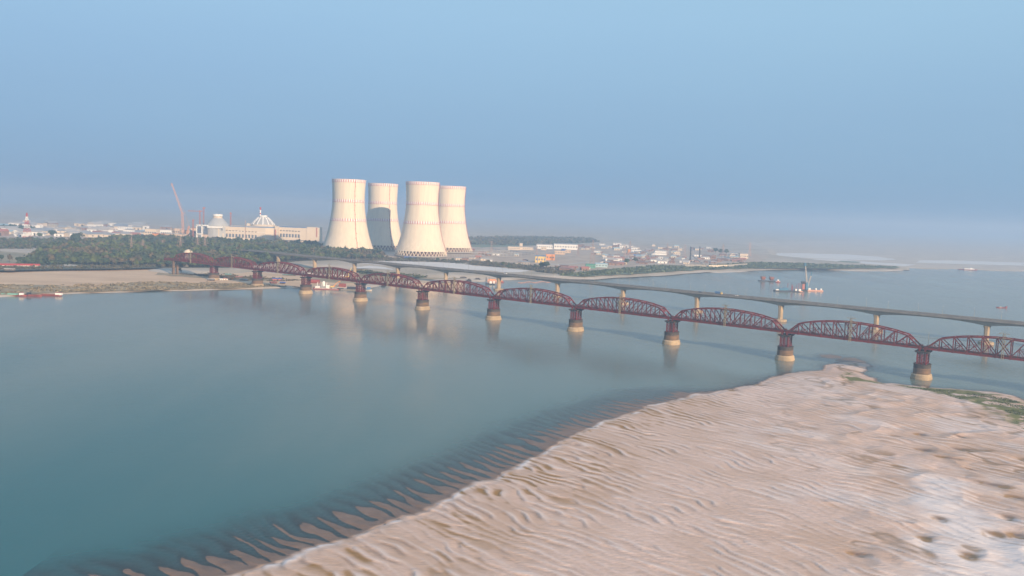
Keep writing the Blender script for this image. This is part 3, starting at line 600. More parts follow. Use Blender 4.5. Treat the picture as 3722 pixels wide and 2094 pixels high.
# ------------------------------------------------------------------ red steel railway bridge
TH = -0.6599; SP = 109.4
DV = Vector((math.cos(TH), math.sin(TH), 0)); NV = Vector((-DV.y, DV.x, 0))
B10 = Vector((326.28, 649.60, 0))
def rb(k, off=0.0, z=0.0): return B10 + DV * ((k - 10) * SP) + NV * off + Vector((0, 0, z))
RS = M['red_steel']
bridge = thing('railway_bridge', 'long red steel arched truss railway bridge on stone piers crossing the river', 'railway bridge', tuple(rb(10)), TH)
ZC = 24.7     # chord centre height
PL = 105.2 / 11; HW = 4.52
TOPZ = [0, 8.7, 11.0, 12.5, 13.4, 13.9, 13.9, 13.4, 12.5, 11.0, 8.7, 0]
def nx(i): return -52.6 + PL * i
def member(mb, a, b, w, hh): mb.beam(a, b, w, hh)
protos = {}
def span_at(k):
    """span between pier k-1 and pier k; bridge-local x runs along the bridge"""
    x0 = (k - 0.5 - 10) * SP
    first = not protos
    if first:
        mb = MB()
        for y in (-3.0, -1.4, 1.4, 3.0): mb.box(0, y, -0.35, 108.6, 0.5, 1.0)
        for i in range(0, 23): mb.box(-52.6 + PL * i / 2, 0, -0.9, 0.5, 8.7, 1.2)
        mb.m = 1; mb.box(0, 0, 0.68, 109.2, 7.0, 0.22)
        for y in (-2.9, -1.45, 1.45, 2.9): mb.box(0, y, 0.9, 109.2, 0.16, 0.18)
        deck = mb.build('truss_span', [RS, M['track']], bridge, (x0, 0, ZC))
        protos['deck'] = deck
        protos['subs'] = []
        def sub(nm, mb_, m_=RS):
            o = mb_.build(nm, m_, deck); protos['subs'].append((nm, o)); return o
        for y in (-HW, HW):
            mb = MB(); mb.box(0, y, -0.75, 108.4, 0.75, 1.5); mb.box(0, y, -0.83, 108.4, 0.95, 0.08)
            for i in range(0, 12):
                mb.box(nx(i), y, -1.0, 1.5, 0.9, 2.6)
            sub('bottom_chord', mb)
            mb = MB()
            for i in range(1, 10): mb.beam((nx(i), y, TOPZ[i]), (nx(i + 1), y, TOPZ[i + 1]), 0.95, 0.95)
            sub('top_chord', mb)
            for a, b in ((0, 1), (11, 10)):
                mb = MB(); mb.beam((nx(a), y, 0), (nx(b), y, TOPZ[b]), 0.95, 0.95); sub('end_post', mb)
            for i in range(1, 11):
                mb = MB(); mb.beam((nx(i), y, 0.6), (nx(i), y, TOPZ[i]), 0.55, 0.7, up=(1, 0, 0)); sub('vertical', mb)
            dg = [(i, i + 1) for i in range(1, 5)] + [(i + 1, i) for i in range(6, 10)] + [(5, 6), (6, 5)]
            for a, b in dg:
                mb = MB(); mb.beam((nx(a), y, TOPZ[a]), (nx(b), y, 0.4), 0.5, 0.62); sub('diagonal', mb)
            mb = MB()
            for a, b in dg[:-2] + [(1, 0), (10, 11)]:
                if (a, b) in ((1, 0), (10, 11)): p = Vector(((nx(a) + nx(b)) / 2, y, TOPZ[a] / 2))
                else: p = Vector(((nx(a) + nx(b)) / 2, y, TOPZ[a] / 2))
                mb.beam(p, (p.x, y, 0.5), 0.38, 0.38, up=(1, 0, 0))
                mb.beam(p, (nx(a), y, 0.5), 0.34, 0.34)
                if a not in (1, 10):
                    mb.beam((p.x, y, p.z), (nx(a), y, p.z), 0.28, 0.28)
                    mb.beam((p.x, y, p.z - 1.5), (nx(a), y, p.z - 1.5), 0.22, 0.22)
            sub('secondary_brace', mb)
            mb = MB()
            mb.box(0, y * 1.0, 2.1, 107, 0.12, 0.14); mb.box(0, y * 1.0, 1.5, 107, 0.10, 0.10)
            for i in range(0, 45): mb.box(-52.6 + 105.2 * i / 44, y, 0.7, 0.12, 0.12, 1.5)
            sub('handrail', mb)
        mb = MB()
        for i in range(1, 11):
            mb.beam((nx(i), -HW, TOPZ[i]), (nx(i), HW, TOPZ[i]), 0.45, 0.5)
            zz = TOPZ[i] - 1.6
            if TOPZ[i] > 9: mb.beam((nx(i), -HW, zz), (nx(i), HW, zz), 0.3, 0.3); mb.beam((nx(i), -HW, zz), (nx(i), 0, TOPZ[i]), 0.25); mb.beam((nx(i), HW, zz), (nx(i), 0, TOPZ[i]), 0.25)
        for i in range(1, 10):
            mb.beam((nx(i), -HW, TOPZ[i]), (nx(i + 1), HW, TOPZ[i + 1]), 0.28, 0.28); mb.beam((nx(i), HW, TOPZ[i]), (nx(i + 1), -HW, TOPZ[i + 1]), 0.28, 0.28)
        sub('top_lateral_brace', mb)
        for a, b in ((0, 1), (11, 10)):
            mb = MB(); pa = lambda t, y: (nx(a) + (nx(b) - nx(a)) * t, y, TOPZ[b] * t)
            mb.beam(pa(0.66, -HW), pa(0.66, HW), 0.5, 0.5); mb.beam(pa(0.97, -HW), pa(0.66, 0), 0.3); mb.beam(pa(0.97, HW), pa(0.66, 0), 0.3)
            mb.beam(pa(0.97, -HW), pa(0.66, HW), 0.3); mb.beam(pa(0.97, HW), pa(0.66, -HW), 0.3)
            sub('portal_brace', mb)
    else:
        d = inst(protos['deck'], bridge, (x0, 0, ZC))
        for nm, o in protos['subs']:
            c = bpy.data.objects.new(nm, o.data); link(c, d)
def pier_at(k):
    x0 = (k - 10) * SP
    if 'pier' not in protos:
        mb = MB(); N = 28
        def ring(z, a, b): return [((a * math.copysign(abs(math.cos(t)) ** 0.75, math.cos(t))), (b * math.copysign(abs(math.sin(t)) ** 0.75, math.sin(t))), z) for t in [2 * math.pi * i / N for i in range(N)]]
        def loft(mb, rings):
            vs = [v for r in rings for v in r]
            mb.add(vs, [(j * N + i, j * N + (i + 1) % N, (j + 1) * N + (i + 1) % N, (j + 1) * N + i) for j in range(len(rings) - 1) for i in range(N)] + [tuple(range((len(rings) - 1) * N, len(rings) * N))])
        mb.smooth = False
        loft(mb, [ring(-3, 7.8, 9.5), ring(1.2, 7.6, 9.3), ring(1.5, 7.35, 9.05), ring(3.2, 7.2, 8.9), ring(4.3, 6.35, 8.0)])
        p = mb.build('pier', M['stone_base'], bridge, (x0, 0, 0)); protos['pier'] = p; protos['psubs'] = []
        def sub(nm, mb_, m_): protos['psubs'].append((nm, mb_.build(nm, m_, p)))
        mb = MB(); loft(mb, [ring(4.25, 6.25, 7.9), ring(8.9, 5.97, 7.62)]); sub('stone_shaft', mb, M['stone'])
        mb = MB(); loft(mb, [ring(8.88, 6.03, 7.68), ring(11.3, 5.95, 7.6), ring(11.31, 6.2, 7.85), ring(11.9, 6.2, 7.85)]); sub('stone_cap', mb, M['stone_dark'])
        a, b = 3.3, 4.5    # a along bridge, b across
        for sx_ in (-1, 0, 1):
            for sy_ in (-1, 1):
                mb = MB(); mb.beam((sx_ * a, sy_ * b, 11.9), (sx_ * a, sy_ * b, 21.0), 0.85 if sx_ else 0.6, 0.85, up=(1, 0, 0)); sub('trestle_column', mb, RS)
        mb = MB()
        zs = [12.2, 15.1, 18.0, 20.9]
        for i in range(3):
            for sy_ in (-1, 1):
                for q0, q1 in ((-a, 0), (0, a)):
                    mb.beam((q0, sy_ * b, zs[i]), (q1, sy_ * b, zs[i + 1]), 0.3); mb.beam((q1, sy_ * b, zs[i]), (q0, sy_ * b, zs[i + 1]), 0.3)
                mb.beam((-a, sy_ * b, zs[i]), (a, sy_ * b, zs[i]), 0.3)
            for sx_ in (-1, 1):
                mb.beam((sx_ * a, -b, zs[i]), (sx_ * a, b, zs[i + 1]), 0.3); mb.beam((sx_ * a, b, zs[i]), (sx_ * a, -b, zs[i + 1]), 0.3)
                mb.beam((sx_ * a, -b, zs[i]), (sx_ * a, b, zs[i]), 0.3)
        sub('trestle_bracing', mb, RS)
        mb = MB(); mb.box(0, 0, 21.0, 9.4, 12.0, 0.55); mb.box(0, 0, 21.55, 10.4, 13.0, 0.75); sub('cap_girder', mb, M['stone_dark'])
        for sx_ in (-2.1, 2.1):
            for sy_ in (-HW, HW):
                mb = MB(); mb.box(sx_, sy_, 22.3, 1.0, 1.0, 1.4); sub('bearing', mb, RS)
    else:
        p = inst(protos['pier'], bridge, (x0, 0, 0))
        for nm, o in protos['psubs']:
            c = bpy.data.objects.new(nm, o.data); link(c, p)
for k in range(1, 13): span_at(k)
for k in range(1, 13): pier_at(k)
# landward end: brown concrete abutment and approach girders
mb = MB(); x0 = -10 * SP
for sy_ in (-3.2, 3.2): mb.box(x0 + 1, sy_, -1, 3.6, 3.0, 23.0)
mb.box(x0 + 1, 0, 21.5, 6, 11, 1.6); mb.build('abutment_pier', M['stone'], bridge)
for j in range(1):
    mb = MB(); xa = x0 - 14 - 26 * j; mb.box(xa, 0, 23.0, 25.6, 7.4, 2.4); mb.box(xa, -3.4, 25.4, 25.6, 0.15, 1.3); mb.box(xa, 3.4, 25.4, 25.6, 0.15, 1.3)
    mb.build('approach_girder', RS, bridge)
# thin pole over pier 10
pq = rb(10.02, 3.9, ZC + 1); mb = MB(); mb.tube((0, 0, 0), (0, 0, 11.5), 0.14, 0.08, 6); mb.box(0, 0, 0, 0.5, 0.5, 0.4)
tag(mb.build('signal_pole', M['galv'], None, pq), 'thin bare pole rising from the red bridge deck above the rightmost pier', 'pole')
# lattice power masts fixed at the middle of each span, up-river side
def mast_proto():
    t = thing('lattice_mast', 'x', 'power mast', (0, 0, 0), TH, 'khaki lattice power masts on the railway bridge')
    mb = MB(); H_ = 20.0
    for sx_ in (-0.7, 0.7):
        for sy_ in (-0.6, 0.6): mb.beam((sx_, sy_, 0), (sx_ * 0.85, sy_ * 0.85, H_), 0.2)
    for i in range(12):
        z0, z1 = H_ * i / 12, H_ * (i + 1) / 12; s = 1 if i % 2 else -1
        for sy_ in (-0.6, 0.6): mb.beam((-0.7 * s, sy_, z0), (0.7 * s, sy_, z1), 0.12)
        for sx_ in (-0.7, 0.7): mb.beam((sx_, -0.6 * s, z0), (sx_, 0.6 * s, z1), 0.12)
    mb.build('lattice_column', M['galv'], t)
    for z, L in ((9.0, 3.4), (12.5, 4.6), (16.0, 5.2), (19.4, 3.6)):
        mb = MB()
        for q in (-0.45, 0.45): mb.beam((-L, q, z), (L, q, z), 0.18)
        for i in range(9):
            u = -L + 2 * L * i / 8; s = 1 if i % 2 else -1
            mb.beam((u, -0.45, z), (u, 0.45, z), 0.12)
            if i < 8: mb.beam((u, -0.45 * s, z), (u + L / 4, 0.45 * s, z), 0.1)
        for sgn in (-1, 1):
            mb.beam((sgn * L, 0, z), (0, 0, z + 1.7), 0.14)
        mb.build('cross_arm', M['galv'], t)
    mb = MB()
    for z, L in ((9.0, 3.2), (12.5, 4.4), (16.0, 5.0)):
        for sgn in (-1, 1): mb.tube((sgn * L, 0, z), (sgn * L, 0, z - 1.3), 0.16, 0.16, 6)
    mb.build('insulator', M['window'], t)
    mb = MB()
    for q in (-1.2, 1.2): mb.beam((q, -0.4, 12.7), (q * 0.4, 2.2, 15.5), 0.16); mb.beam((q, 0, 18), (q * 0.4, 6.0, 14.6), 0.16)
    mb.build('stay_brace', M['galv'], t)
    return t
order = ['first', 'second', 'third', 'fourth', 'fifth', 'sixth', 'seventh', 'eighth', 'ninth', 'tenth', 'eleventh']
mp_ = None
for k in range(1, 12):
    p = rb(k - 0.5, -HW - 1.3, ZC - 1.6)
    lb = 'khaki lattice power mast at the side of the %s red truss from the left' % order[k - 1]
    if mp_ is None:
        mp_ = mast_proto(); mp_.location = p; mp_['label'] = lb
    else: dup(mp_, p, label=lb)
# power lines hung from mast to mast
for nm_, x_, z_ in (('upper', 5.0, 14.6), ('lower', 3.2, 7.6)):
    mb = MB(); prev = None
    for k in range(1, 12):
        for j in range(8):
            t = j / 8; s = 4 * t * (1 - t) * 4.5
            if k == 11 and j > 4: break
            p = rb(k - 0.5 + t, -HW - 1.3, ZC - 1.6 + z_ - s)
            if prev is not None: mb.tube(prev, p, 0.07, 0.07, 4, caps=False)
            prev = p
    tag(mb.build('power_line', M['hull_dark']), '%s dark cable sagging from mast to mast along the red bridge' % nm_, 'cable')

# ------------------------------------------------------------------ concrete road bridge behind
LO, LS, LH, LSP = 275.209, -214.512, 18.918, 109.5
def lb_(k, off=0.0, z=0.0):        # k counts like the fitted piers (0..7)
    return B10 + NV * (LO + off) + DV * (LS + (k - 5) * LSP) + Vector((0, 0, z))
road = thing('road_bridge', 'grey concrete box girder road bridge running behind the red railway bridge', 'road bridge', tuple(lb_(5)), TH)
ZD = LH + 6.2; WD = 9.0
def girder_depth(u):  # u 0..1 along the span, pier at both ends
    q = abs(2 * u - 1); return 2.7 + 3.5 * q ** 2.6
GM = None
K0, K1 = -5, 10
for k in range(K0, K1):
    if GM is None:
        mb = MB(); n = 24
        rings = []
        for i in range(n + 1):
            u = i / n; x = (u - 0.5) * LSP; d = girder_depth(u)
            rings.append([(x, -3.6, ZD - d), (x, 3.6, ZD - d), (x, 4.6, ZD - 1.0), (x, 8.7, ZD - 0.45), (x, 8.7, ZD), (x, -8.7, ZD), (x, -8.7, ZD - 0.45), (x, -4.6, ZD - 1.0)])
        vs = [v for r in rings for v in r]; m8 = 8
        mb.add(vs, [(j * m8 + (i + 1) % m8, j * m8 + i, (j + 1) * m8 + i, (j + 1) * m8 + (i + 1) % m8) for j in range(n) for i in range(m8)] + [tuple(range(8)), tuple(range(n * 8, n * 8 + 8))[::-1]])
        g = mb.build('girder_span', M['concrete'], road, ((k - 4.5) * LSP, 0, 0)); GM = g; subs = []
        mb = MB(); mb.box(0, 0, ZD + 0.004, LSP, 16.2, 0.06); subs.append(('carriageway', mb.build('carriageway', M['asphalt'], g)))
        for y in (-8.45, 8.45):
            mb = MB(); mb.box(0, y, ZD, LSP - 0.1, 0.35, 0.95); mb.box(0, y, ZD + 1.25, LSP - 0.1, 0.16, 0.14)
            for i in range(37): mb.box(-LSP / 2 + 1.4 + i * 2.96, y, ZD + 0.9, 0.14, 0.14, 0.4)
            mb.box(0, y * 1.035, ZD - 0.9, LSP - 0.1, 0.12, 1.6)
            subs.append(('parapet', mb.build('parapet', M['concrete_dk'], g)))
        mb = MB(); mb.box(0, 0, ZD + 0.068, LSP, 0.18, 0.01)
        for i in range(12):
            for y in (-4, 4): mb.box(-LSP / 2 + 4 + i * 9, y, ZD + 0.068, 4, 0.18, 0.01)
        subs.append(('lane_marking', mb.build('lane_marking', M['white'], g)))
    else:
        g = inst(GM, road, ((k - 4.5) * LSP, 0, 0))
        for nm, o in subs: c = bpy.data.objects.new(nm, o.data); link(c, g)
CP = None
for k in range(K0, K1 + 1):
    if CP is None:
        mb = MB()
        def hexr(z, a, b): return [(a * u, b * v, z) for u, v in ((1, -.55), (1, .55), (.55, 1), (-.55, 1), (-1, .55), (-1, -.55), (-.55, -1), (.55, -1))]
        rs = [hexr(2.4, 2.35, 3.4), hexr(13.5, 2.35, 3.4), hexr(16.5, 2.6, 3.7), hexr(18.3, 3.3, 4.0), hexr(18.9, 3.3, 4.0)]
        vs = [v for r in rs for v in r]; mb.add(vs, [(j * 8 + i, j * 8 + (i + 1) % 8, (j + 1) * 8 + (i + 1) % 8, (j + 1) * 8 + i) for j in range(4) for i in range(8)] + [tuple(range(32, 40))])
        c_ = mb.build('column', M['stone_base'], road, ((k - 5) * LSP, 0, 0)); CP = c_
        mb = MB(); mb.lathe([(7.6, -3), (7.6, 1.9), (6.9, 2.5), (0.1, 2.5)], n=12, ey=1.15); pc = mb.build('pile_cap', M['stone_base'], c_)
        mb = MB()
        for sx_ in (-1.2, 1.2): mb.box(sx_, 0, 18.88, 0.9, 5, 0.25)
        bb = mb.build('bearing_block', M['stone_dark'], c_)
    else:
        c_ = inst(CP, road, ((k - 5) * LSP, 0, 0)); inst(pc, c_); inst(bb, c_)
# street lamps along the road bridge
lp0 = None
cnt = 0
for i in range(int((K1 - K0) * 4)):
    x = (K0 - 5 + i / 4 + 0.12) * LSP
    off = 8.2 if i % 2 else -8.2
    p = lb_(5, off, ZD + 0.9) + DV * x
    v_ = p - Vector((0, 0, CAMH)); px_ = CX + FPX * v_.dot(RT) / v_.dot(FW)
    if not 1030 < px_ < 3760: continue
    if lp0 is None:
        lp0 = thing('street_lamp', 'slim grey street lamp on the parapet of the concrete road bridge', 'street lamp', p, TH, 'street lamps along the road bridge')
        mb = MB(); mb.tube((0, 0, 0), (0, 0, 9.5), 0.16, 0.09, 6); mb.build('pole', M['galv'], lp0)
        mb = MB(); mb.tube((0, 0, 9.4), (0, -1.8, 10.0), 0.07, 0.07, 5); mb.build('arm', M['galv'], lp0)
        mb = MB(); mb.box(0, -2.0, 9.9, 0.35, 0.9, 0.18); mb.build('lamp_head', M['white'], lp0)
        lp0.location = p
    else: dup(lp0, p, rz=TH + (math.pi if i % 2 == 0 else 0))

# ------------------------------------------------------------------ plant buildings
def mpx(d): return d / FPX
CAM0 = Vector((0, 0, CAMH))
def dep_of(p): return (Vector(p) - CAM0).dot(FW)
class Frame:
    """boxes given by photo columns/rows on a vertical plane at one distance"""
    def __init__(s, d, pyref, org=None):
        s.d = d; s.py = pyref; s.o = org or Vector((0, 0, 0)); s.y = PD(CX, pyref, d).y
    def x(s, px): return PD(px, s.py, s.d).x - s.o.x
    def z(s, px, py): return PD(px, py, s.d).z - s.o.z
    def box(s, mb, px0, px1, pt, pb=None, thick=20.0, dy=0.0, zb=None):
        x0, x1 = s.x(px0), s.x(px1); pc = (px0 + px1) / 2
        zt = s.z(pc, pt); z0 = (s.z(pc, pb) if pb is not None else (zb if zb is not None else -2.0))
        mb.box((x0 + x1) / 2, s.y - s.o.y + dy + thick / 2, z0, x1 - x0, thick, zt - z0); return (x0, x1, z0, zt)
def fthing(name, label, cat, px, d, pyref=850, z=None, group=None):
    p = PD(px, pyref, d); z = ZG if z is None else z
    t = thing(name, label, cat, (p.x, p.y, z), 0, group)
    return t, Frame(d, pyref, Vector((p.x, p.y, z)))

def windows(T, F, xs, wpx, pt, pb, dy, name='window', m=None, n2=None):
    first = None
    for px in xs:
        pr = PD(px, 0, 1)
        if first is None:
            mb = MB(); F.box(mb, px - wpx / 2, px + wpx / 2, pt(px), pb(px), thick=0.6, dy=0)
            # keep geometry centred so that copies can share it
            cx_ = F.x(px); zc = F.z(px, pt(px)); mb.v = [(a - cx_, b - (F.y - F.o.y), c - zc) for a, b, c in mb.v]
            o = mb.build(name, m or M['window'], T, (cx_, F.y - F.o.y + dy, zc)); first = o
        else:
            inst(first, T, (F.x(px), F.y - F.o.y + dy, F.z(px, pt(px))))
sl_ = 0.0364     # the photo's tilt: rows drop to the right
# --- reactor unit 2 (ribbed dome, right)
t, F = fthing('reactor_building', 'cream reactor building with a white ribbed dome, white cap ring and striped vent stack', 'reactor building', 943, 2496)
cx_, cy_ = F.x(944), 34.0
def zz(px, py): return F.z(px, py)
mb = MB(); mb.lathe([(36, -2), (36, zz(944, 823)), (37.5, zz(944, 823)), (37.5, zz(944, 818.5)), (33, zz(944, 818)), (33, zz(944, 816))], n=48, c=(cx_, cy_), cap1=True); mb.build('wall', M['cream'], t)
rd = [(33, 816.5), (29.3, 810.5), (24.5, 803.5), (19, 796.5), (13.3, 790)]
mb = MB(); mb.lathe([(r, zz(944, y)) for r, y in rd], n=12, c=(cx_, cy_), cap1=True, a0=math.pi / 12); mb.build('dome', M['dome_panel'], t)
for i in range(12):
    a = 2 * math.pi * (i + 0.5) / 12; mb = MB(); pv_ = None
    for r, y in rd:
        q = Vector((cx_ + (r + 0.9) * math.cos(a), cy_ + (r + 0.9) * math.sin(a), zz(944, y)))
        if pv_ is not None: mb.beam(pv_, q, 3.4, 1.6)
        pv_ = q
    mb.build('dome_rib', M['white'], t)
mb = MB(); mb.lathe([(10.6, zz(944, 790)), (10.6, zz(944, 788)), (12.5, zz(944, 788)), (12.5, zz(944, 783)), (9, zz(944, 783))], n=32, c=(cx_, cy_), cap1=True); mb.build('cap_ring', M['white'], t)
sx_ = F.x(932)
for i in range(6):
    mb = MB(); y0, y1 = 784 - i * 5.2, 784 - (i + 1) * 5.2
    mb.tube((sx_, cy_ + 3, zz(932, y0)), (sx_, cy_ + 3, zz(932, y1)), 2.0 if i < 5 else 2.5, n=10); mb.build('stack_section', M['red'] if i in (1, 4, 5) else M['white'], t)
mb = MB(); F.box(mb, 893, 903, 812, 826, 10, 6); F.box(mb, 903, 985, 822.5, 828, 50, 8); mb.build('roof_storey', M['cream'], t)
# --- turbine hall 1 (in front, left part of the pair)
t, F = fthing('turbine_hall', 'long cream turbine hall in front of the ribbed dome, with a row of tall windows', 'power plant hall', 900, 2462)
y0 = F.y - F.o.y
Fd = F.y
mb = MB()
xa, xb, xc = F.x(808), F.x(964), F.x(992)
zt = F.z(886, 825.5); zb = -2
poly = [(xa, y0), (xb, y0), (xc, y0 + 16), (xc, y0 + 46), (xa, y0 + 40)]
mb.prism(poly, zb, zt); mb.build('wall', M['cream'], t)
mb = MB(); mb.prism([(xa + 20, y0 - 0.8), (xb, y0 - 0.8), (xc + 0.8, y0 + 15.5), (xc + 0.8, y0 + 47), (xa + 20, y0 + 41)], zt, zt + 2.0); mb.build('roof', M['blue_roof'], t)
mb = MB(); mb.prism([(xa + 22, y0 + 1), (xb - 1, y0 + 1), (xb, y0 + 30), (xa + 22, y0 + 30)], zt + 2.0, zt + 3.4); mb.build('roof_top', M['white_roof'], t)
xs = [823 + i * 11.75 for i in range(10)]
windows(t, F, xs, 6.8, lambda p: 849 + (p - 823) * 0.052, lambda p: 861.5 + (p - 823) * 0.052, -0.35)
windows(t, F, xs, 6.8, lambda p: 836.6 + (p - 823) * 0.052, lambda p: 839.0 + (p - 823) * 0.052, -0.35, name='vent_slit', m=M['dark'])
windows(t, F, [945, 952, 959], 4.0, lambda p: 865, lambda p: 869.3, -0.35)
mb = MB(); F.box(mb, 890.5, 892, 800, 876, 1.5, -1.2); mb.build('lift_mast', M['pylon'], t)
mb = MB(); F.box(mb, 808, 964, 842, 843, 0.5, -0.3); mb.build('string_course', M['white'], t)
# --- turbine hall 2 (behind to the right)
t, F = fthing('turbine_hall', 'cream hall at the right end of the reactor complex, with red vertical stripes', 'power plant hall', 1085, 2482)
mb = MB(); F.box(mb, 992, 1116, 827, None, 40, 0); F.box(mb, 1114, 1159, 826.5, None, 44, -1.5); mb.build('wall', M['cream'], t)
mb = MB(); F.box(mb, 996, 1114.5, 825, 827, 41, -0.6); mb.build('roof', M['blue_roof'], t)
mb = MB(); F.box(mb, 1000, 1014, 822, 866, 12, -9); mb.build('stair_tower', M['cream'], t)
mb = MB(); F.box(mb, 1001, 1005.5, 834, 868, 0.8, -10); F.box(mb, 1149, 1153, 828, 862, 0.8, -2.6); mb.build('red_stripe', M['crane_red'], t)
xs = [1020 + i * 10.9 for i in range(7)]
windows(t, F, xs, 6.5, lambda p: 849 + (p - 1020) * 0.05, lambda p: 861 + (p - 1020) * 0.05, -0.5)
windows(t, F, xs, 6.5, lambda p: 836.5 + (p - 1020) * 0.05, lambda p: 839.5 + (p - 1020) * 0.05, -0.5, name='vent_slit', m=M['dark'])
for nm_, a_, b_, c_, lab in (('annex_building', 1053, 1138, 876, 'low cream annex with a dark roof edge below the right turbine hall'), ('annex_building', 1011, 1052, 875, 'low open-sided annex left of the cream annex, under the reactor complex')):
    t, F = fthing(nm_, lab, 'industrial building', (a_ + b_) / 2, 2435)
    mb = MB(); F.box(mb, a_, b_, c_ + 1, None, 30, 0); mb.build('wall', M['cream'], t)
    mb = MB(); F.box(mb, a_ - 1, b_ + 1, c_ - 1, c_ + 1, 31, -0.6); mb.build('roof', M['concrete_dk'], t)
    mb = MB(); F.box(mb, a_ + 1, a_ + 1.8, c_ + 1, c_ + 14, 0.5, -0.4); F.box(mb, b_ - 2, b_ - 1.2, c_ + 1, c_ + 14, 0.5, -0.4); mb.build('pilaster', M['concrete_dk'], t)
# --- reactor unit 1 (plain grey dome, left)
t, F = fthing('reactor_building', 'reactor building under construction with a plain grey dome and white cupola', 'reactor building', 776, 2450)
cx_, cy_ = F.x(776), 34.0
zz = lambda px, py: F.z(px, py)
mb = MB(); F.box(mb, 753, 758.5, 830, None, 50, 8); F.box(mb, 758.5, 796, 829, None, 54, -2); F.box(mb, 796, 809, 848, None, 40, 5); F.box(mb, 735, 754, 849, None, 40, 5); mb.build('wall', M['cream'], t)
mb = MB(); F.box(mb, 754, 806, 822.5, 829, 50, -6); mb.build('white_cornice', M['white'], t)
mb = MB(); F.box(mb, 753.5, 758.5, 829, 840, 20, 2); mb.build('louvre_bay', M['window'], t)
mb = MB(); F.box(mb, 793, 806, 829, 838, 20, 2); mb.build('louvre_bay', M['window'], t)
rd = [(33, 820), (29.3, 812.5), (24, 805), (18.6, 798), (14.4, 793.5)]
mb = MB(); mb.lathe([(36, -2), (36, zz(776, 825)), (32, zz(776, 824))] + [(r, zz(776, y)) for r, y in rd], n=20, c=(cx_, cy_), cap1=True); mb.build('dome', M['grey_dome'], t)
mb = MB(); mb.lathe([(13.4, zz(776, 795)), (13.4, zz(776, 786)), (14, zz(776, 786))], n=32, c=(cx_, cy_)); mb.build('cupola_neck', M['cream'], t)
for i in range(3):
    a = -math.pi / 2 - 0.25 + 0.3 * i; mb = MB(); mb.box(cx_ + 12.8 * math.cos(a), cy_ + 12.8 * math.sin(a), zz(776, 793.5), 1.0, 2.6, 3.4, a); mb.build('cupola_window', M['dark'], t)
mb = MB(); mb.lathe([(14.3, zz(776, 785.5)), (14.6, zz(776, 779)), (8, zz(776, 778))], n=32, c=(cx_, cy_), cap0=True, cap1=True); mb.build('cap_ring', M['white'], t)
mb = MB()
for q in (826, 836, 846, 856): F.box(mb, 757, 760, q + 8, q + 9, 0.5, -2.6); F.box(mb, 776, 781, q + 8, q + 9, 0.5, -2.6)
mb.build('ledge', M['peach'], t)
# scaffold frame left of unit 1
t, F = fthing('scaffold_frame', 'open white steel portal frame with dark bays beside the grey dome', 'steel frame', 732, 2445)
mb = MB()
for a_, b_, c_, d_ in ((711, 714, 818, 866), (730, 733.5, 818, 866), (711, 753, 817, 821), (712, 731, 849, 852)): F.box(mb, a_, b_, c_, d_, 10, 0)
mb.build('portal', M['white'], t)
mb = MB(); F.box(mb, 714, 730, 826, 847, 8, 3); F.box(mb, 738, 751, 832, 853, 8, 3); mb.build('dark_bay', M['window'], t)
mb = MB(); F.box(mb, 733.5, 752, 853, 855, 9, 0); F.box(mb, 733.5, 753, 855, None, 9, 1); mb.build('platform', M['peach'], t)

# --- low buildings left of the reactors: (px0, px1, top, base, depth, wall, roof, label)
LB = [
 (692, 712, 828, 872, 2510, 'peach', 'concrete_dk', 'tall peach concrete block right beside the big salmon crane'),
 (619, 652, 829, 862, 2560, 'peach', 'grey_roof', 'plain cream block left of the big salmon crane'),
 (652, 692, 836, 872, 2500, 'peach', 'grey_roof', 'wide peach building standing behind the big salmon crane'),
 (585, 660, 850, 868, 2330, 'peach', 'white_roof', 'long low peach building in front of the cream block'),
 (552, 586, 849, 864, 2300, 'orange', 'crane_red', 'bright orange building above the dark wood'),
 (525, 566, 832, 858, 2450, 'cream', 'white_roof', 'boxy cream building left of the orange one'),
 (566, 620, 835, 852, 2550, 'white', 'white_roof', 'white flat building between two cream blocks'),
 (446, 476, 835, 850, 2600, 'white', 'white_roof', 'white warehouse with a raised roof in the far works'),
 (400, 462, 849, 862, 2450, 'cream', 'white_roof', 'long cream warehouse at the edge of the wood'),
 (335, 400, 846, 858, 2550, 'white', 'grey_roof', 'pale grey warehouse left of the long cream one'),
 (240, 260, 831, 845, 2700, 'white', 'white_roof', 'small white block standing above its neighbours'),
 (300, 328, 823, 842, 2900, 'white', 'grey_roof', 'grey-white factory block with a step in its roof'),
 (328, 398, 828, 840, 2950, 'white', 'white_roof', 'long white factory hall on the skyline left of centre'),
 (425, 465, 823, 840, 3000, 'white', 'grey_roof', 'pale factory hall on the skyline left of the cranes'),
 (200, 236, 843, 854, 2600, 'cream', 'white_roof', 'cream sunlit shed behind the round dark trees'),
 (160, 172, 828, 842, 2800, 'white', 'white_roof', 'small bright white block below the grey tower cluster'),
 (67, 78, 826, 840, 2800, 'white', 'white_roof', 'small white block left of the striped lattice tower'),
 (77, 85.5, 813, 840, 2810, 'white', 'white_roof', 'narrow white tower block left of the striped lattice tower'),
 (142, 147.5, 814, 836, 2850, 'white', 'crane_red', 'single slim white tower right of the striped lattice tower'),
 (170, 198, 814, 840, 3000, 'concrete', 'grey_roof', 'cluster of grey silo towers on the left skyline'),
]
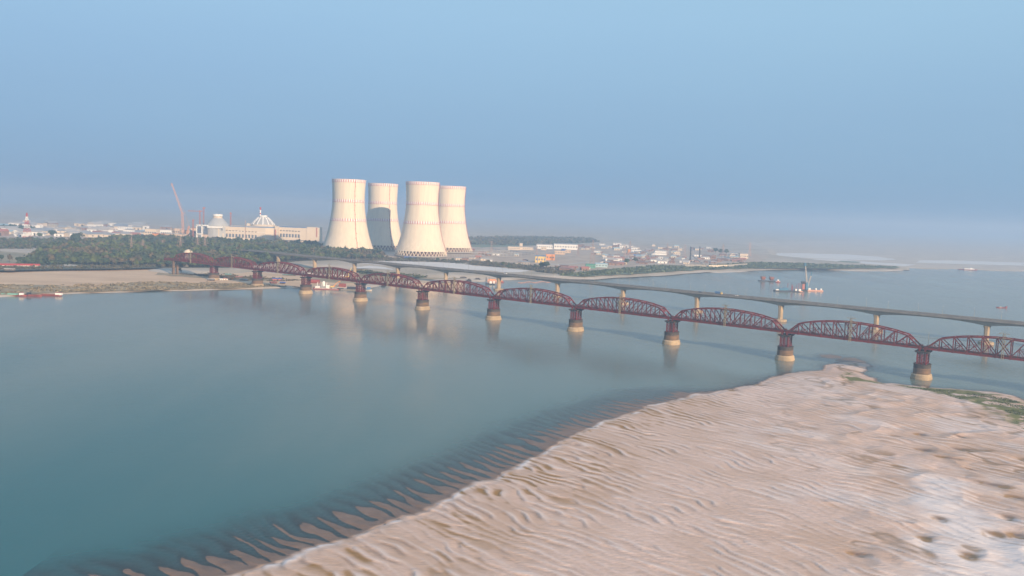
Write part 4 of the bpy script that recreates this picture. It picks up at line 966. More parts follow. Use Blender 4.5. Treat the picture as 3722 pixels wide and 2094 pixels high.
for a_, b_, pt, pb, d_, wm, rm, lab in LB:
    nm_ = 'tower_block' if (pb - pt) > (b_ - a_) * 1.4 else 'industrial_building'
    t, F = fthing(nm_, lab, 'industrial building', (a_ + b_) / 2, d_)
    mb = MB(); x0, x1, z0, z1 = F.box(mb, a_, b_, pt + 1, None, (b_ - a_) * mpx(d_) * 0.55 + 8, 0)
    mb.build('wall', M[wm], t)
    mb = MB(); F.box(mb, a_ - 0.6, b_ + 0.6, pt, pt + 1.3, (b_ - a_) * mpx(d_) * 0.55 + 9.4, -0.7); mb.build('roof', M[rm], t)
    nb = max(2, int((b_ - a_) / 7))
    if 'cluster' in lab:
        for i in range(5):
            mb = MB(); mb.tube((x0 + (i + 0.5) * (x1 - x0) / 5, F.y - F.o.y - 2, -2), (x0 + (i + 0.5) * (x1 - x0) / 5, F.y - F.o.y - 2, z1 + (1 if i % 2 else -1)), (x1 - x0) / 11, n=10); mb.build('silo', M['concrete'], t)
    else:
        for i in range(nb):
            mb = MB(); xx = x0 + (i + 0.5) * (x1 - x0) / nb; mb.box(xx, F.y - F.o.y - 0.1, z1 - (z1 - 0) * 0.45, (x1 - x0) / nb * 0.55, 0.4, (z1) * 0.16)
            mb.build('window', M['window'], t)

# --- tall lattice works: crane, tower cranes, striped mast, pylons
def lattice(mb, a, b, w0, w1, n, th, bth=None):
    a = Vector(a); b = Vector(b); d = (b - a).normalized(); bth = bth or th * 0.6
    u = Vector((0, 1, 0)) if abs(d.y) < 0.8 else Vector((0, 0, 1)); r = d.cross(u).normalized(); q = r.cross(d).normalized()
    def c(t, i, j): w_ = (w0 + (w1 - w0) * t) / 2; return a.lerp(b, t) + r * (i * w_) + q * (j * w_)
    cs = [(-1, -1), (1, -1), (1, 1), (-1, 1)]
    for i, j in cs: mb.beam(c(0, i, j), c(1, i, j), th)
    for k in range(n):
        t0, t1 = k / n, (k + 1) / n
        for m_ in range(4):
            p, p2 = cs[m_], cs[(m_ + 1) % 4]
            if k % 2: p, p2 = p2, p
            mb.beam(c(t0, *p), c(t1, *p2), bth)
            mb.beam(c(t1, *p), c(t1, *p2), bth)
t, F = fthing('crawler_crane', 'very tall salmon crane with its long jib leaning up to the left', 'crane', 662, 2470)
yy = F.y - F.o.y
g = lambda px, py: Vector((F.x(px), yy, F.z(px, py)))
mb = MB(); lattice(mb, g(665, 868), g(661, 776), 5.0, 4.4, 22, 0.6, 0.3); mb.build('mast', M['crane'], t)
mb = MB(); lattice(mb, g(661, 776), g(622, 666), 3.6, 2.2, 26, 0.42, 0.22); mb.build('jib', M['crane'], t)
mb = MB(); lattice(mb, g(674, 866), g(686, 822), 4.0, 3.0, 10, 1.0); mb.build('back_boom', M['crane'], t)
mb = MB(); mb.beam(g(661, 776), g(670, 774), 1.2); mb.beam(g(670, 774), g(623, 668), 0.35); mb.beam(g(670, 774), g(686, 822), 0.35); mb.beam(g(620, 665), g(621, 677), 0.6); mb.build('stay_cable', M['crane'], t)
mb = MB(); mb.box(g(668, 868).x, yy, 0, 16, 9, 6); mb.build('crane_body', M['crane'], t)
def tower_crane(px, ptop, pb, d_, jl, jr, lab, m_='crane_red'):
    t, F = fthing('tower_crane', lab, 'crane', px, d_); yy = F.y - F.o.y
    g = lambda a_, b_: Vector((F.x(a_), yy, F.z(a_, b_)))
    mb = MB(); lattice(mb, g(px, pb), g(px, ptop + 4), 2.6, 2.6, 16, 0.5, 0.3); mb.build('mast', M[m_], t)
    mb = MB(); lattice(mb, g(px - jl, ptop + 4 - jl * sl_), g(px + jr, ptop + 4 + jr * sl_), 1.8, 1.8, 16, 0.5); mb.build('jib', M[m_], t)
    mb = MB(); lattice(mb, g(px, ptop + 4), g(px, ptop), 2.0, 0.6, 3, 0.5); mb.build('cat_head', M[m_], t)
    mb = MB(); mb.box(g(px + jr, ptop).x - 2, yy, g(px, ptop + 5.5).z, 4, 3, 3); mb.box(g(px, ptop).x, yy, g(px, ptop + 7).z, 4, 4, 3); mb.build('cab', M[m_], t)
tower_crane(725, 764, 818, 2480, 44, 8, 'red tower crane whose long arm reaches left over the portal frame')
tower_crane(738.5, 752, 818, 2560, 4, 6, 'taller red tower crane right beside the grey dome')
tower_crane(837, 771, 822, 2520, 3, 3, 'lone red tower crane between the grey dome and the ribbed dome')
tower_crane(700.5, 797, 868, 2360, 3, 4, 'short red crane standing left of the white portal frame')
# striped lattice tower
p = P(99, 873, ZG); d_ = dep_of(p); hh = 99 * mpx(d_)
t = thing('lattice_tower', 'tall red and white striped lattice tower at the left', 'radio tower', p)
for i in range(7):
    z0, z1 = hh * i / 7, hh * (i + 1) / 7; w0, w1 = 15 * (1 - i / 7) ** 1.1 + 1.6, 15 * (1 - (i + 1) / 7) ** 1.1 + 1.6
    mb = MB(); lattice(mb, (0, 0, z0), (0, 0, z1), w0, w1, 3, 0.8, 0.4); mb.build('tower_section', M['red' if i % 2 == 0 else 'white'], t)
mb = MB()
for q in (0.55, 0.7, 0.84): mb.tube((0, -2, hh * q), (0, -2.6, hh * q), 1.6, n=10)
mb.build('dish_antenna', M['white'], t)
def pylon(px, pt, pb, lab, z=None, m_='pylon', group='electricity pylons', arms=3, thick=0.34):
    z = ZG if z is None else z
    p = P(px, pb, z); d_ = dep_of(p); h_ = (pb - pt) * mpx(d_)
    t = thing('electricity_pylon', lab, 'pylon', p, R(random.uniform(-25, 25)), group)
    w_ = h_ * 0.20
    mb = MB(); lattice(mb, (0, 0, 0), (0, 0, h_ * 0.62), w_, w_ * 0.32, 7, thick); lattice(mb, (0, 0, h_ * 0.62), (0, 0, h_), w_ * 0.32, w_ * 0.1, 6, thick * 0.8); mb.build('lattice_body', M[m_], t)
    for i in range(arms):
        z_ = h_ * (0.66 + 0.11 * i); L = h_ * (0.16 - 0.015 * i); mb = MB()
        for s in (-1, 1): mb.beam((0, 0, z_ + h_ * 0.03), (s * L, 0, z_), thick * 0.7); mb.beam((0, -0.6, z_), (s * L, 0, z_), thick * 0.6); mb.beam((0, 0.6, z_), (s * L, 0, z_), thick * 0.6); mb.tube((s * L, 0, z_), (s * L, 0, z_ - 2), 0.2, n=5)
        mb.build('cross_arm', M[m_], t)
    return t
for px, pt, pb, lab in [(478, 861, 930, 'largest pylon in the wood, leftmost of the row'), (520, 870, 922, 'second pylon from the left, half sunk in the wood'), (656, 858, 922, 'pylon in the wood below the tall salmon crane'),
                        (590, 872, 915, 'faint small pylon deep in the wood, third from the left'), (718, 862, 920, 'slim pylon in the wood under the white portal frame'), (745, 858, 920, 'pylon in the wood just right of the slim one'),
                        (2152, 872, 962, 'tallest pylon of the far bank, behind the green shed'), (2270, 888, 945, 'pylon left of the orange silo'), (2288, 876, 940, 'reddish pylon right behind the orange silo'),
                        (2425, 882, 932, 'faint pylon midway to the black chimneys'), (2100, 886, 930, 'pylon behind the orange building'), (2488, 886, 932, 'faint pylon left of the black chimneys'), (1786, 874, 915, 'thin mast right of the last cooling tower'),
                        (2627, 887, 930, 'faint pylon right of the black chimneys'), (2724, 881, 932, 'orange-tinted pylon at the right end of the settlement'), (1950, 896, 935, 'small pylon behind the yellow building')]:
    pylon(px, pt, pb, lab, m_='crane' if 'orange-tinted' in lab else 'pylon', group='pylons in the wood' if px < 900 else 'pylons on the far bank')

# --- far bank right of the towers: named buildings
RBL = [
 (1945, 1984, 930, 955, 'yellow', 'blue_roof', 'yellow hall with blue stripes near the far bank', 22),
 (1984, 2016, 924, 946, 'orange', 'crane', 'orange hall joined to the right of the yellow hall', 18),
 (1846, 1890, 897, 908, 'cream', 'white_roof', 'cream factory wing left of the white tower', 22),
 (1888, 1899, 884, 908, 'cream', 'white_roof', 'square cream tower rising from the pale factory', 10),
 (1899, 1938, 899, 908, 'cream', 'white_roof', 'low cream factory wing right of the tower', 18),
 (1950, 2008, 889, 905, 'white', 'white_roof', 'big white hall right of the cream factory', 30),
 (1966, 1986, 897, 909, 'cream', 'grey_roof', 'small cream block in front of the big white hall', 14),
 (2013, 2100, 887, 907, 'white', 'grey_roof', 'largest white warehouse on the far bank', 34),
 (2054, 2074, 909, 919, 'peach', 'white_roof', 'peach building right of the dark blue shed', 12),
 (2016, 2054, 911, 925, 'peach', 'grey_roof', 'row of peach sheds behind the orange hall', 12),
 (2041, 2058, 905, 911, 'blue', 'blue_roof', 'dark blue shed in front of the largest warehouse', 12),
 (2130, 2164, 961, 975, 'green_roof', 'green_roof', 'green sheet-metal shed above the river bank', 16),
 (2164, 2208, 958, 972, 'pale_blue', 'pale_blue', 'pale blue roofed shed beside the green one', 18),
 (2295, 2330, 908, 918, 'white', 'white_roof', 'white shed right of the orange silo', 14),
 (2380, 2424, 912, 927, 'white', 'white_roof', 'long white shed in the middle of the settlement', 16),
 (2448, 2472, 916, 928, 'cream', 'white_roof', 'cream shed right of the long white one', 12),
 (2303, 2322, 925, 931, 'blue', 'blue_roof', 'blue tarpaulined store in the settlement', 10),
 (2541, 2580, 935, 942, 'white', 'white_roof', 'long white roof right of the second black chimney', 12),
 (2689, 2719, 922, 940, 'cream', 'white_roof', 'squarish cream building at the far right of the settlement', 16),
 (2652, 2670, 926, 938, 'cream', 'white_roof', 'smaller cream building left of the squarish one', 12),
 (1759, 1776, 914, 919, 'cream', 'white_roof', 'tiny cream cabin right of the cooling towers', 8),
 (1700, 1725, 905, 914, 'fill', 'crane_red', 'dark red pump house beside the last cooling tower', 14),
 (1895, 1925, 953, 962, 'concrete', 'concrete_dk', 'unfinished grey concrete frame building above the white sand field', 10),
 (1868, 1892, 955, 964, 'concrete', 'grey_roof', 'low grey open shed left of the concrete frame', 10),
]
for a_, b_, pt, pb, wm, rm, lab, th_ in RBL:
    p = P((a_ + b_) / 2, pb, ZG); d_ = dep_of(p); W_ = (b_ - a_) * mpx(d_); H_ = (pb - pt) * mpx(d_)
    t = thing('factory_hall' if W_ > 25 else 'shed', lab, 'building', p)
    mb = MB(); mb.box(0, th_ / 2, -1, W_, th_, H_ * 0.92 + 1); mb.build('wall', M[wm], t)
    mb = MB()
    if wm in ('green_roof', 'pale_blue', 'white') and W_ > 18: mb.gable(0, th_ / 2, H_ * 0.90, W_, th_, H_ * 0.16 + 0.5, over=0.6)
    else: mb.box(0, th_ / 2, H_ * 0.92, W_ + 1, th_ + 1, H_ * 0.08)
    mb.build('roof', M[rm], t)
    nb = max(2, min(9, int(W_ / 6)))
    for i in range(nb):
        mb = MB(); mb.box((i + 0.5) * W_ / nb - W_ / 2, -0.05, H_ * 0.35, W_ / nb * 0.45, 0.3, H_ * 0.25); mb.build('window', M['blue' if wm == 'yellow' else 'window'], t)
    if wm == 'yellow':
        for q in (-0.28, 0.42): mb = MB(); mb.box(W_ * q, -0.2, -0.5, W_ * 0.05, 0.5, H_ * 0.93 + 0.5); mb.build('blue_stripe', M['blue_roof'], t)
        mb = MB(); mb.box(W_ * 0.05, -0.3, -0.5, W_ * 0.12, 0.5, H_ * 0.25); mb.build('door', M['blue'], t)
# silos, chimneys, wall, conveyor
for px, lab in ((2194, 'left one of two slim white silos above the green shed'), (2201.5, 'right one of two slim white silos above the green shed')):
    p = P(px, 944, ZG); d_ = dep_of(p); H_ = 14 * mpx(d_)
    t = thing('silo', lab, 'silo', p); mb = MB(); mb.lathe([(1.6, 1.5), (1.8, 2.5), (1.8, H_ - 1), (0.7, H_)], n=12, cap1=True); mb.build('tank', M['white'], t)
    mb = MB(); [mb.box(x_, y_, -1, 0.4, 0.4, 3.6) for x_ in (-1.2, 1.2) for y_ in (-1.2, 1.2)]; mb.build('stand', M['concrete_dk'], t)
p = P(2285, 921, ZG); d_ = dep_of(p); t = thing('silo', 'fat orange silo in the middle of the settlement', 'silo', p)
mb = MB(); mb.lathe([(4.6, -1), (4.6, 14 * mpx(d_)), (1, 16 * mpx(d_))], n=16, cap1=True); mb.build('tank', M['orange'], t); mb = MB(); mb.box(4.9, 0, 0, 0.7, 0.7, 14 * mpx(d_)); mb.build('ladder', M['crane_red'], t)
for px, pt, pb, lab in ((2507.6, 897.5, 952, 'left one of two black chimneys on the far bank'), (2541.5, 897, 943, 'right one of two black chimneys on the far bank')):
    p = P(px, pb, ZG); d_ = dep_of(p); H_ = (pb - pt) * mpx(d_)
    t = thing('chimney', lab, 'chimney', p); mb = MB(); mb.tube((0, 0, -1), (0, 0, H_), 1.7, 1.25, 12); mb.build('shaft', M['hull_dark'], t)
    mb = MB(); mb.tube((0, 0, H_), (0, 0, H_ + 0.8), 1.6, n=12); mb.box(2.2, 0, 0, 0.8, 0.8, H_ * 0.96); mb.build('collar', M['hull_dark'], t)
    mb = MB(); mb.box(0, 2, -1, 9, 8, 5); mb.gable(0, 2, 4, 9, 8, 2.2); mb.build('kiln_house', M['brick'], t)
a = P(2514, 927, ZG + 10); a = PD(2514, 927, dep_of(P(2530, 950, ZG))); b = P(2557, 959, ZG)
mb = MB(); mb.beam((0, 0, 0.5), b - a if False else (b - a), 2.2, 2.0); t = thing('conveyor', 'pale slanting conveyor running down from the left black chimney', 'conveyor', a)
mb.build('belt_gallery', M['white_roof'], t)
mb = MB()
for q in (0.25, 0.5, 0.75): pp = (b - a) * q; mb.box(pp.x, pp.y, ZG - a.z - 1, 0.8, 0.8, pp.z - (ZG - a.z) + 1)
mb.build('support', M['concrete_dk'], t)
wl = [(2489, 969, 2575, 971, 'concrete', 'long grey boundary wall left of the cream stretch, above the green bank'), (2576, 971.5, 2644, 970.5, 'cream', 'bright cream stretch of boundary wall above the green bank'), (2646, 970, 2716, 965, 'concrete', 'grey boundary wall right of the cream stretch, above the green bank')]
for x0_, y0_, x1_, y1_, wm, lab in wl:
    a, b = P(x0_, y0_, ZG), P(x1_, y1_, ZG); t = thing('boundary_wall', lab, 'wall', a); n_ = 9
    for i in range(n_):
        mb = MB(); q0, q1 = (b - a) * (i / n_), (b - a) * ((i + 0.98) / n_); mb.beam(q0 + Vector((0, 0, 2.4)), q1 + Vector((0, 0, 2.4)), 0.4, 6.0); mb.build('wall_panel', M[wm], t)
    mb = MB()
    for i in range(n_ + 1): q0 = (b - a) * (i / n_); mb.box(q0.x, q0.y, -1, 0.8, 0.8, 7.0)
    mb.build('wall_post', M['concrete_dk'], t)
# white arched tent
p = P(2196, 957, ZG); t = thing('arched_tent', 'white arched tent behind the pale blue shed', 'tent', p)
mb = MB(); N_ = 10; pr = [(-11 * math.cos(math.pi * i / N_), 4.6 * math.sin(math.pi * i / N_)) for i in range(N_ + 1)]
vs = [(x_, y_, z_) for y_ in (0, 14) for x_, z_ in pr]; mb.add(vs, [(i, i + 1, N_ + 2 + i, N_ + 1 + i) for i in range(N_)] + [tuple(range(N_ + 1))[::-1], tuple(range(N_ + 1, 2 * N_ + 2))]); mb.build('canvas', M['white_roof'], t)
mb = MB(); mb.box(0, -0.1, 0, 4, 0.3, 3.2); mb.build('door', M['dark'], t)
# pipe racks beside the towers
for (x0_, y0_, x1_, y1_, lab) in [(1700, 918, 1850, 921, 'upper pipe rack running right from the cooling towers'), (1660, 926, 1830, 928, 'middle pipe rack running right from the cooling towers'), (1640, 935, 1760, 938, 'lower pipe rack in front of the cooling towers'), (1790, 912, 1950, 930, 'long slanting pipe rack towards the yellow hall')]:
    a, b = P(x0_, y0_, ZG), P(x1_, y1_, ZG); t = thing('pipe_rack', lab, 'pipe rack', a)
    mb = MB()
    for o_ in (-1.5, 0, 1.5): mb.beam(Vector((0, o_, 6)), (b - a) + Vector((0, o_, 6)), 0.9)
    mb.build('pipe', M['grey_roof'], t)
    mb = MB(); n_ = 14
    for i in range(n_ + 1): q0 = (b - a) * (i / n_); mb.box(q0.x, q0.y, 0, 0.6, 0.6, 6); mb.box(q0.x, q0.y, 5.3, 0.5, 4.6, 0.5)
    mb.build('trestle', M['rust_roof'], t)
# substation frames
for i_, (px, pb, lab) in enumerate([(1815, 935, 'substation gantry left of the yellow hall, nearest the sand'), (1870, 932, 'substation gantry just left of the yellow hall'), (1830, 922, 'substation gantry behind the nearer ones'), (1760, 932, 'substation gantry nearest the last cooling tower')]):
    p = P(px, pb, ZG); t = thing('substation_gantry', lab, 'gantry', p, 0, 'substation gantries')
    mb = MB()
    for x_ in range(-2, 3): mb.box(x_ * 9, 0, 0, 0.7, 0.7, 9); mb.box(x_ * 9, 18, 0, 0.7, 0.7, 9)
    mb.build('gantry_post', M['grey_roof'], t)
    mb = MB(); mb.box(0, 0, 8.6, 37, 0.7, 0.7); mb.box(0, 18, 8.6, 37, 0.7, 0.7); mb.build('gantry_beam', M['grey_roof'], t)
# blue tarpaulin at the foot of the third tower
p = P(1490, 938, ZG); mb = MB(); mb.gable(0, 0, 0, 26, 10, 3.4); mb.box(0, 0, -0.5, 25, 9, 0.6)
tag(mb.build('tarpaulin', M['blue'], None, p), 'blue tarpaulin shelter at the foot of the third cooling tower', 'tarpaulin')

# --- crowded small sheds of the settlement and yards
random.seed(21)
kinds = []
kdef = [('rust_roof', 'brick', 'rusty brown'), ('grey_roof', 'brick', 'grey'), ('white_roof', 'white', 'white'), ('pale_blue', 'cream', 'pale blue'), ('crane_red', 'brick', 'red'), ('grey_roof', 'cream', 'light grey')]
for ki, (rm, wm, word) in enumerate(kdef):
    for v_ in range(2):
        mb = MB(); L_, W_ = (11, 7) if v_ == 0 else (17, 8); mb.box(0, 0, -0.8, L_, W_, 4.2); mb.m = 1
        if v_ == 0: mb.gable(0, 0, 3.4, L_, W_, 1.8, over=0.5)
        else: mb.add([(-L_/2-.5, -W_/2-.5, 3.4), (L_/2+.5, -W_/2-.5, 3.4), (L_/2+.5, W_/2+.5, 4.9), (-L_/2-.5, W_/2+.5, 4.9), (-L_/2-.5, -W_/2-.5, 3.2), (L_/2+.5, -W_/2-.5, 3.2), (L_/2+.5, W_/2+.5, 4.7), (-L_/2-.5, W_/2+.5, 4.7)], [(0,1,2,3),(7,6,5,4),(0,4,5,1),(1,5,6,2),(2,6,7,3),(3,7,4,0)])
        mb.m = 2; mb.box(L_ * 0.2, -W_ / 2 - 0.1, 0, 1.8, 0.3, 2.2); mb.box(-L_ * 0.2, -W_ / 2 - 0.1, 1.0, 1.6, 0.3, 1.2)
        me = mb.build('shed', [M[wm], M[rm], M['dark']]); kinds.append((me.data, word, v_)); bpy.data.objects.remove(me)
def in_poly(px, py, poly):
    c = False; n_ = len(poly)
    for i in range(n_):
        (x0_, y0_), (x1_, y1_) = poly[i], poly[(i + 1) % n_]
        if (y0_ > py) != (y1_ > py) and px < (x1_ - x0_) * (py - y0_) / (y1_ - y0_) + x0_: c = not c
    return c
def scatter_sheds(poly, n_, where, grp, wts, zb=None, smin=0.8, smax=1.5):
    xs_ = [p[0] for p in poly]; ys_ = [p[1] for p in poly]; k = 0; tries = 0
    while k < n_ and tries < n_ * 40:
        tries += 1; px, py = random.uniform(min(xs_), max(xs_)), random.uniform(min(ys_), max(ys_))
        if not in_poly(px, py, poly): continue
        me, word, v_ = kinds[random.choices(range(12), weights=[w_ for w_ in wts for _ in (0, 1)])[0]]
        o = bpy.data.objects.new('shed', me); link(o); o.location = P(px, py, ZG if zb is None else zb); o.rotation_euler = (0, 0, random.choice((0.2, -0.25, 1.3, 0.05)) + random.uniform(-.15, .15))
        s_ = random.uniform(smin, smax); o.scale = (s_, s_, s_ * random.uniform(.8, 1.2))
        tag(o, 'small %s shed with %s %s' % ('pitched' if v_ == 0 else 'lean-to', {'rusty brown': 'rusty brown roof', 'grey': 'grey roof', 'white': 'white roof', 'pale blue': 'pale blue roof', 'red': 'red roof', 'light grey': 'light grey roof'}[word], where), 'shed', '%s %s' % (word, grp)); k += 1
scatter_sheds([(2200, 968), (2380, 958), (2490, 960), (2720, 955), (2700, 925), (2500, 932), (2350, 918), (2130, 915), (2200, 940)], 120, 'in the settlement on the far bank', 'sheds of the settlement', (5, 4, 3, 1.2, 3, 2))
scatter_sheds([(2000, 985), (2120, 990), (2150, 976), (2060, 968), (2010, 972)], 16, 'above the bank left of the green shed', 'sheds left of the green shed', (5, 3, 2, 0, 3, 1))
scatter_sheds([(1650, 945), (1900, 965), (1940, 940), (1800, 915), (1700, 922)], 12, 'on the yard right of the cooling towers', 'sheds on the yard', (2, 3, 2, 1, 1, 3))
scatter_sheds([(2100, 915), (2400, 922), (2700, 915), (2560, 898), (2250, 888), (2110, 895)], 45, 'at the hazy back of the far bank works', 'sheds at the hazy back', (2, 3, 6, 1, 1, 5), smin=1.1, smax=2.1)
scatter_sheds([(0, 862), (300, 862), (680, 866), (640, 845), (460, 838), (200, 830), (0, 835)], 75, 'in the works on the left skyline', 'sheds in the left works', (1, 2, 8, 1.5, 1, 6), smin=1.3, smax=3.4)
scatter_sheds([(0, 830), (220, 826), (500, 836), (640, 838), (640, 832), (300, 818), (0, 818)], 28, 'far back on the left skyline', 'sheds far back on the left skyline', (1, 2, 8, 1, 0.5, 6), smin=2.0, smax=4.5)

# ------------------------------------------------------------------ trees
rng = np.random.RandomState(5)
def crown_quads(rs, R_, H_, nq, qs, lobes=6):
    """leaf clumps on lobes of a crown; centre at the origin"""
    L = rs.uniform(-1, 1, (lobes, 3)); L /= np.maximum(1, np.linalg.norm(L, axis=1))[:, None]
    L = L * np.array([R_ * 0.55, R_ * 0.55, H_ * 0.30]); lr = rs.uniform(0.45, 0.70, lobes) * R_
    k = rs.randint(0, lobes, nq); d = rs.normal(size=(nq, 3)); d[:, 2] = np.abs(d[:, 2]) * 0.9 - 0.25 * rs.rand(nq); d /= np.linalg.norm(d, axis=1)[:, None]
    c = L[k] + d * (lr[k] * rs.uniform(0.75, 1.05, nq))[:, None] * np.array([1, 1, H_ / (2 * R_) * 1.2])
    nn = d + rs.normal(size=(nq, 3)) * 0.55; nn /= np.linalg.norm(nn, axis=1)[:, None]
    t1 = np.cross(nn, rs.normal(size=(nq, 3))); t1 /= np.linalg.norm(t1, axis=1)[:, None]; t2 = np.cross(nn, t1)
    s = rs.uniform(0.55, 1.15, nq)[:, None] * qs
    q = np.stack([c - t1 * s - t2 * s * .7, c + t1 * s - t2 * s * .8, c + t1 * s * .8 + t2 * s, c - t1 * s * .7 + t2 * s * .9], 1)
    return q.reshape(-1, 3)
def ico(R_, H_):
    bm = bmesh.new(); bmesh.ops.create_icosphere(bm, subdivisions=2, radius=1.0)
    V = np.array([v.co[:] for v in bm.verts]); F = np.array([[v.index for v in f.verts] for f in bm.faces]); bm.free()
    return V * np.array([R_, R_, H_]), F
tv = []
def tree_mesh(i, R_, H_, trunk_h, nq, qs, m_, bare=False):
    rs = np.random.RandomState(100 + i); q = crown_quads(rs, R_, H_, nq, qs, lobes=rs.randint(5, 9)); q[:, 2] += trunk_h + H_ * 0.45
    nV = len(q); F = np.arange(nV).reshape(-1, 4)
    VI, FI = ico(R_ * 0.62, H_ * 0.36); VI = VI * (1 + 0.25 * (rs.rand(len(VI), 1) - .5)); VI[:, 2] += trunk_h + H_ * 0.45
    V = np.concatenate([q, VI]); F4 = np.concatenate([F, np.stack([FI[:, 0], FI[:, 1], FI[:, 2], FI[:, 2]], 1) * 0 + np.stack([FI[:, 0], FI[:, 1], FI[:, 2], FI[:, 2]], 1) + nV]) if False else F
    me = bpy.data.meshes.new('crown'); faces = [tuple(f) for f in F.tolist()] + [tuple((np.array(f) + nV).tolist()) for f in FI.tolist()]
    me.from_pydata(V.tolist(), [], faces); me.materials.append(m_); me.update()
    mb = MB(); mb.tube((0, 0, -1), (0.2, 0.1, trunk_h + H_ * 0.3), 0.34, 0.2, 7)
    for k in range(4):
        a = rs.rand() * 6.28; mb.tube((0.1, 0, trunk_h * 0.8), (R_ * 0.6 * math.cos(a), R_ * 0.6 * math.sin(a), trunk_h + H_ * 0.4), 0.18, 0.07, 5)
    tr = mb.build('trunk', M['bark']); tm = tr.data; bpy.data.objects.remove(tr)
    tv.append((me, tm, m_))
for i, (R_, H_, th, nq, qs, li) in enumerate([(6.5, 9, 4, 190, 1.1, 0), (5.5, 8, 4, 170, 1.0, 1), (7.5, 9, 4, 220, 1.15, 2), (5, 10, 5, 170, 1.0, 3), (6, 8, 3.5, 180, 1.1, 4), (4, 6, 2.5, 130, 0.85, 0), (8.5, 11, 4.5, 240, 1.25, 1), (4.5, 6.5, 2.5, 130, 0.9, 3)]):
    tree_mesh(i, R_, H_, th, nq, qs, LEAF[li])
ADJ = ['deep green', 'dark green', 'yellow-green', 'dusty olive', 'dull green', 'small deep green', 'broad dark green', 'small olive']
def put_tree(x, y, z, vi, s, label, grp):
    t = bpy.data.objects.new('broadleaf_tree', None); t.empty_display_size = 2; link(t)
    t.location = (x, y, z); t.scale = (s, s, s * random.uniform(.85, 1.15)); t.rotation_euler = (0, 0, random.uniform(0, 6.28))
    t['label'] = label; t['category'] = 'tree'
    if grp: t['group'] = grp
    for nm, me in (('trunk', tv[vi][1]), ('crown', tv[vi][0])): o = bpy.data.objects.new(nm, me); link(o, t)
    return t
WOOD = [(250, 962), (350, 965), (450, 967), (560, 968), (640, 972), (790, 974), (900, 966), (1035, 952), (1120, 946), (1290, 945), (1395, 944), (1352, 925), (1290, 920), (1200, 908), (1150, 900), (1000, 896), (850, 890), (740, 884), (660, 878), (560, 876), (480, 876), (400, 880), (330, 892), (260, 905), (170, 915), (120, 935), (180, 955)]
random.seed(11)
pts = []
wp = [P(x, y, ZG) for x, y in WOOD]; xs_ = [p.x for p in wp]; ys_ = [p.y for p in wp]; wpt = [(p.x, p.y) for p in wp]
S_ = 9.5
yv = min(ys_)
while yv < max(ys_):
    xv = min(xs_)
    while xv < max(xs_):
        x_, y_ = xv + random.uniform(-4, 4), yv + random.uniform(-4, 4)
        if in_poly(x_, y_, wpt): pts.append((x_, y_))
        xv += S_
    yv += S_ * 1.05
pts.sort(key=lambda p: (p[0] ** 2 + p[1] ** 2))
# nearest in each direction show largest: take the front rank first
front = {}
order_ = []
for i, (x_, y_) in enumerate(pts):
    b_ = int(math.atan2(x_, y_) / 0.006)
    k = front.get(b_, 0); front[b_] = k + 1; order_.append((k, i))
order_.sort(); near = set(i for k, i in order_[:182])
for i in near:
    x_, y_ = pts[i]; vi = random.choice((0, 1, 2, 3, 4, 6, 0, 4, 3)); s_ = random.uniform(0.8, 1.2)
    put_tree(x_, y_, ZG - 0.3, vi, s_, '%s broadleaf tree in the front rows of the wood behind the railway bridge' % ADJ[vi], '%s trees in the front of the wood' % ADJ[vi])
rest = [pts[i] for i in range(len(pts)) if i not in near]
QS = []; MI = []
protoq = []
for v_ in range(10):
    rs = np.random.RandomState(300 + v_); R_ = rs.uniform(4.8, 7.5); H_ = rs.uniform(7, 10.5)
    q = crown_quads(rs, R_, H_, 46, 2.0, lobes=5); q[:, 2] += 4 + H_ * 0.45; protoq.append(q)
for x_, y_ in rest:
    if rng.rand() < 0.06: continue
    v_ = rng.randint(10); a = rng.rand() * 6.28; s_ = rng.uniform(0.7, 1.45); q = protoq[v_]
    c_, q_ = math.cos(a), math.sin(a)
    o_ = np.stack([(q[:, 0] * c_ - q[:, 1] * q_) * s_ + x_, (q[:, 0] * q_ + q[:, 1] * c_) * s_ + y_, q[:, 2] * s_ * rng.uniform(.85, 1.2) + ZG - 1], 1)
    QS.append(o_); m_ = int(np.clip(vn(np.array([x_ / 45.]), np.array([y_ / 45.]), 9)[0] * 7 - 1, 0, 4)) if rng.rand() < .6 else rng.randint(5); MI.append(np.full(46, m_))
V = np.concatenate(QS); F_ = np.arange(len(V)).reshape(-1, 4)
wo = numpy_mesh('wood', V, F_, LEAF, mi=np.concatenate(MI)); wo['kind'] = 'stuff'; wo['label'] = 'dense mass of treetops behind the front rows'
print('trees', len(pts), 'stuff', len(rest))
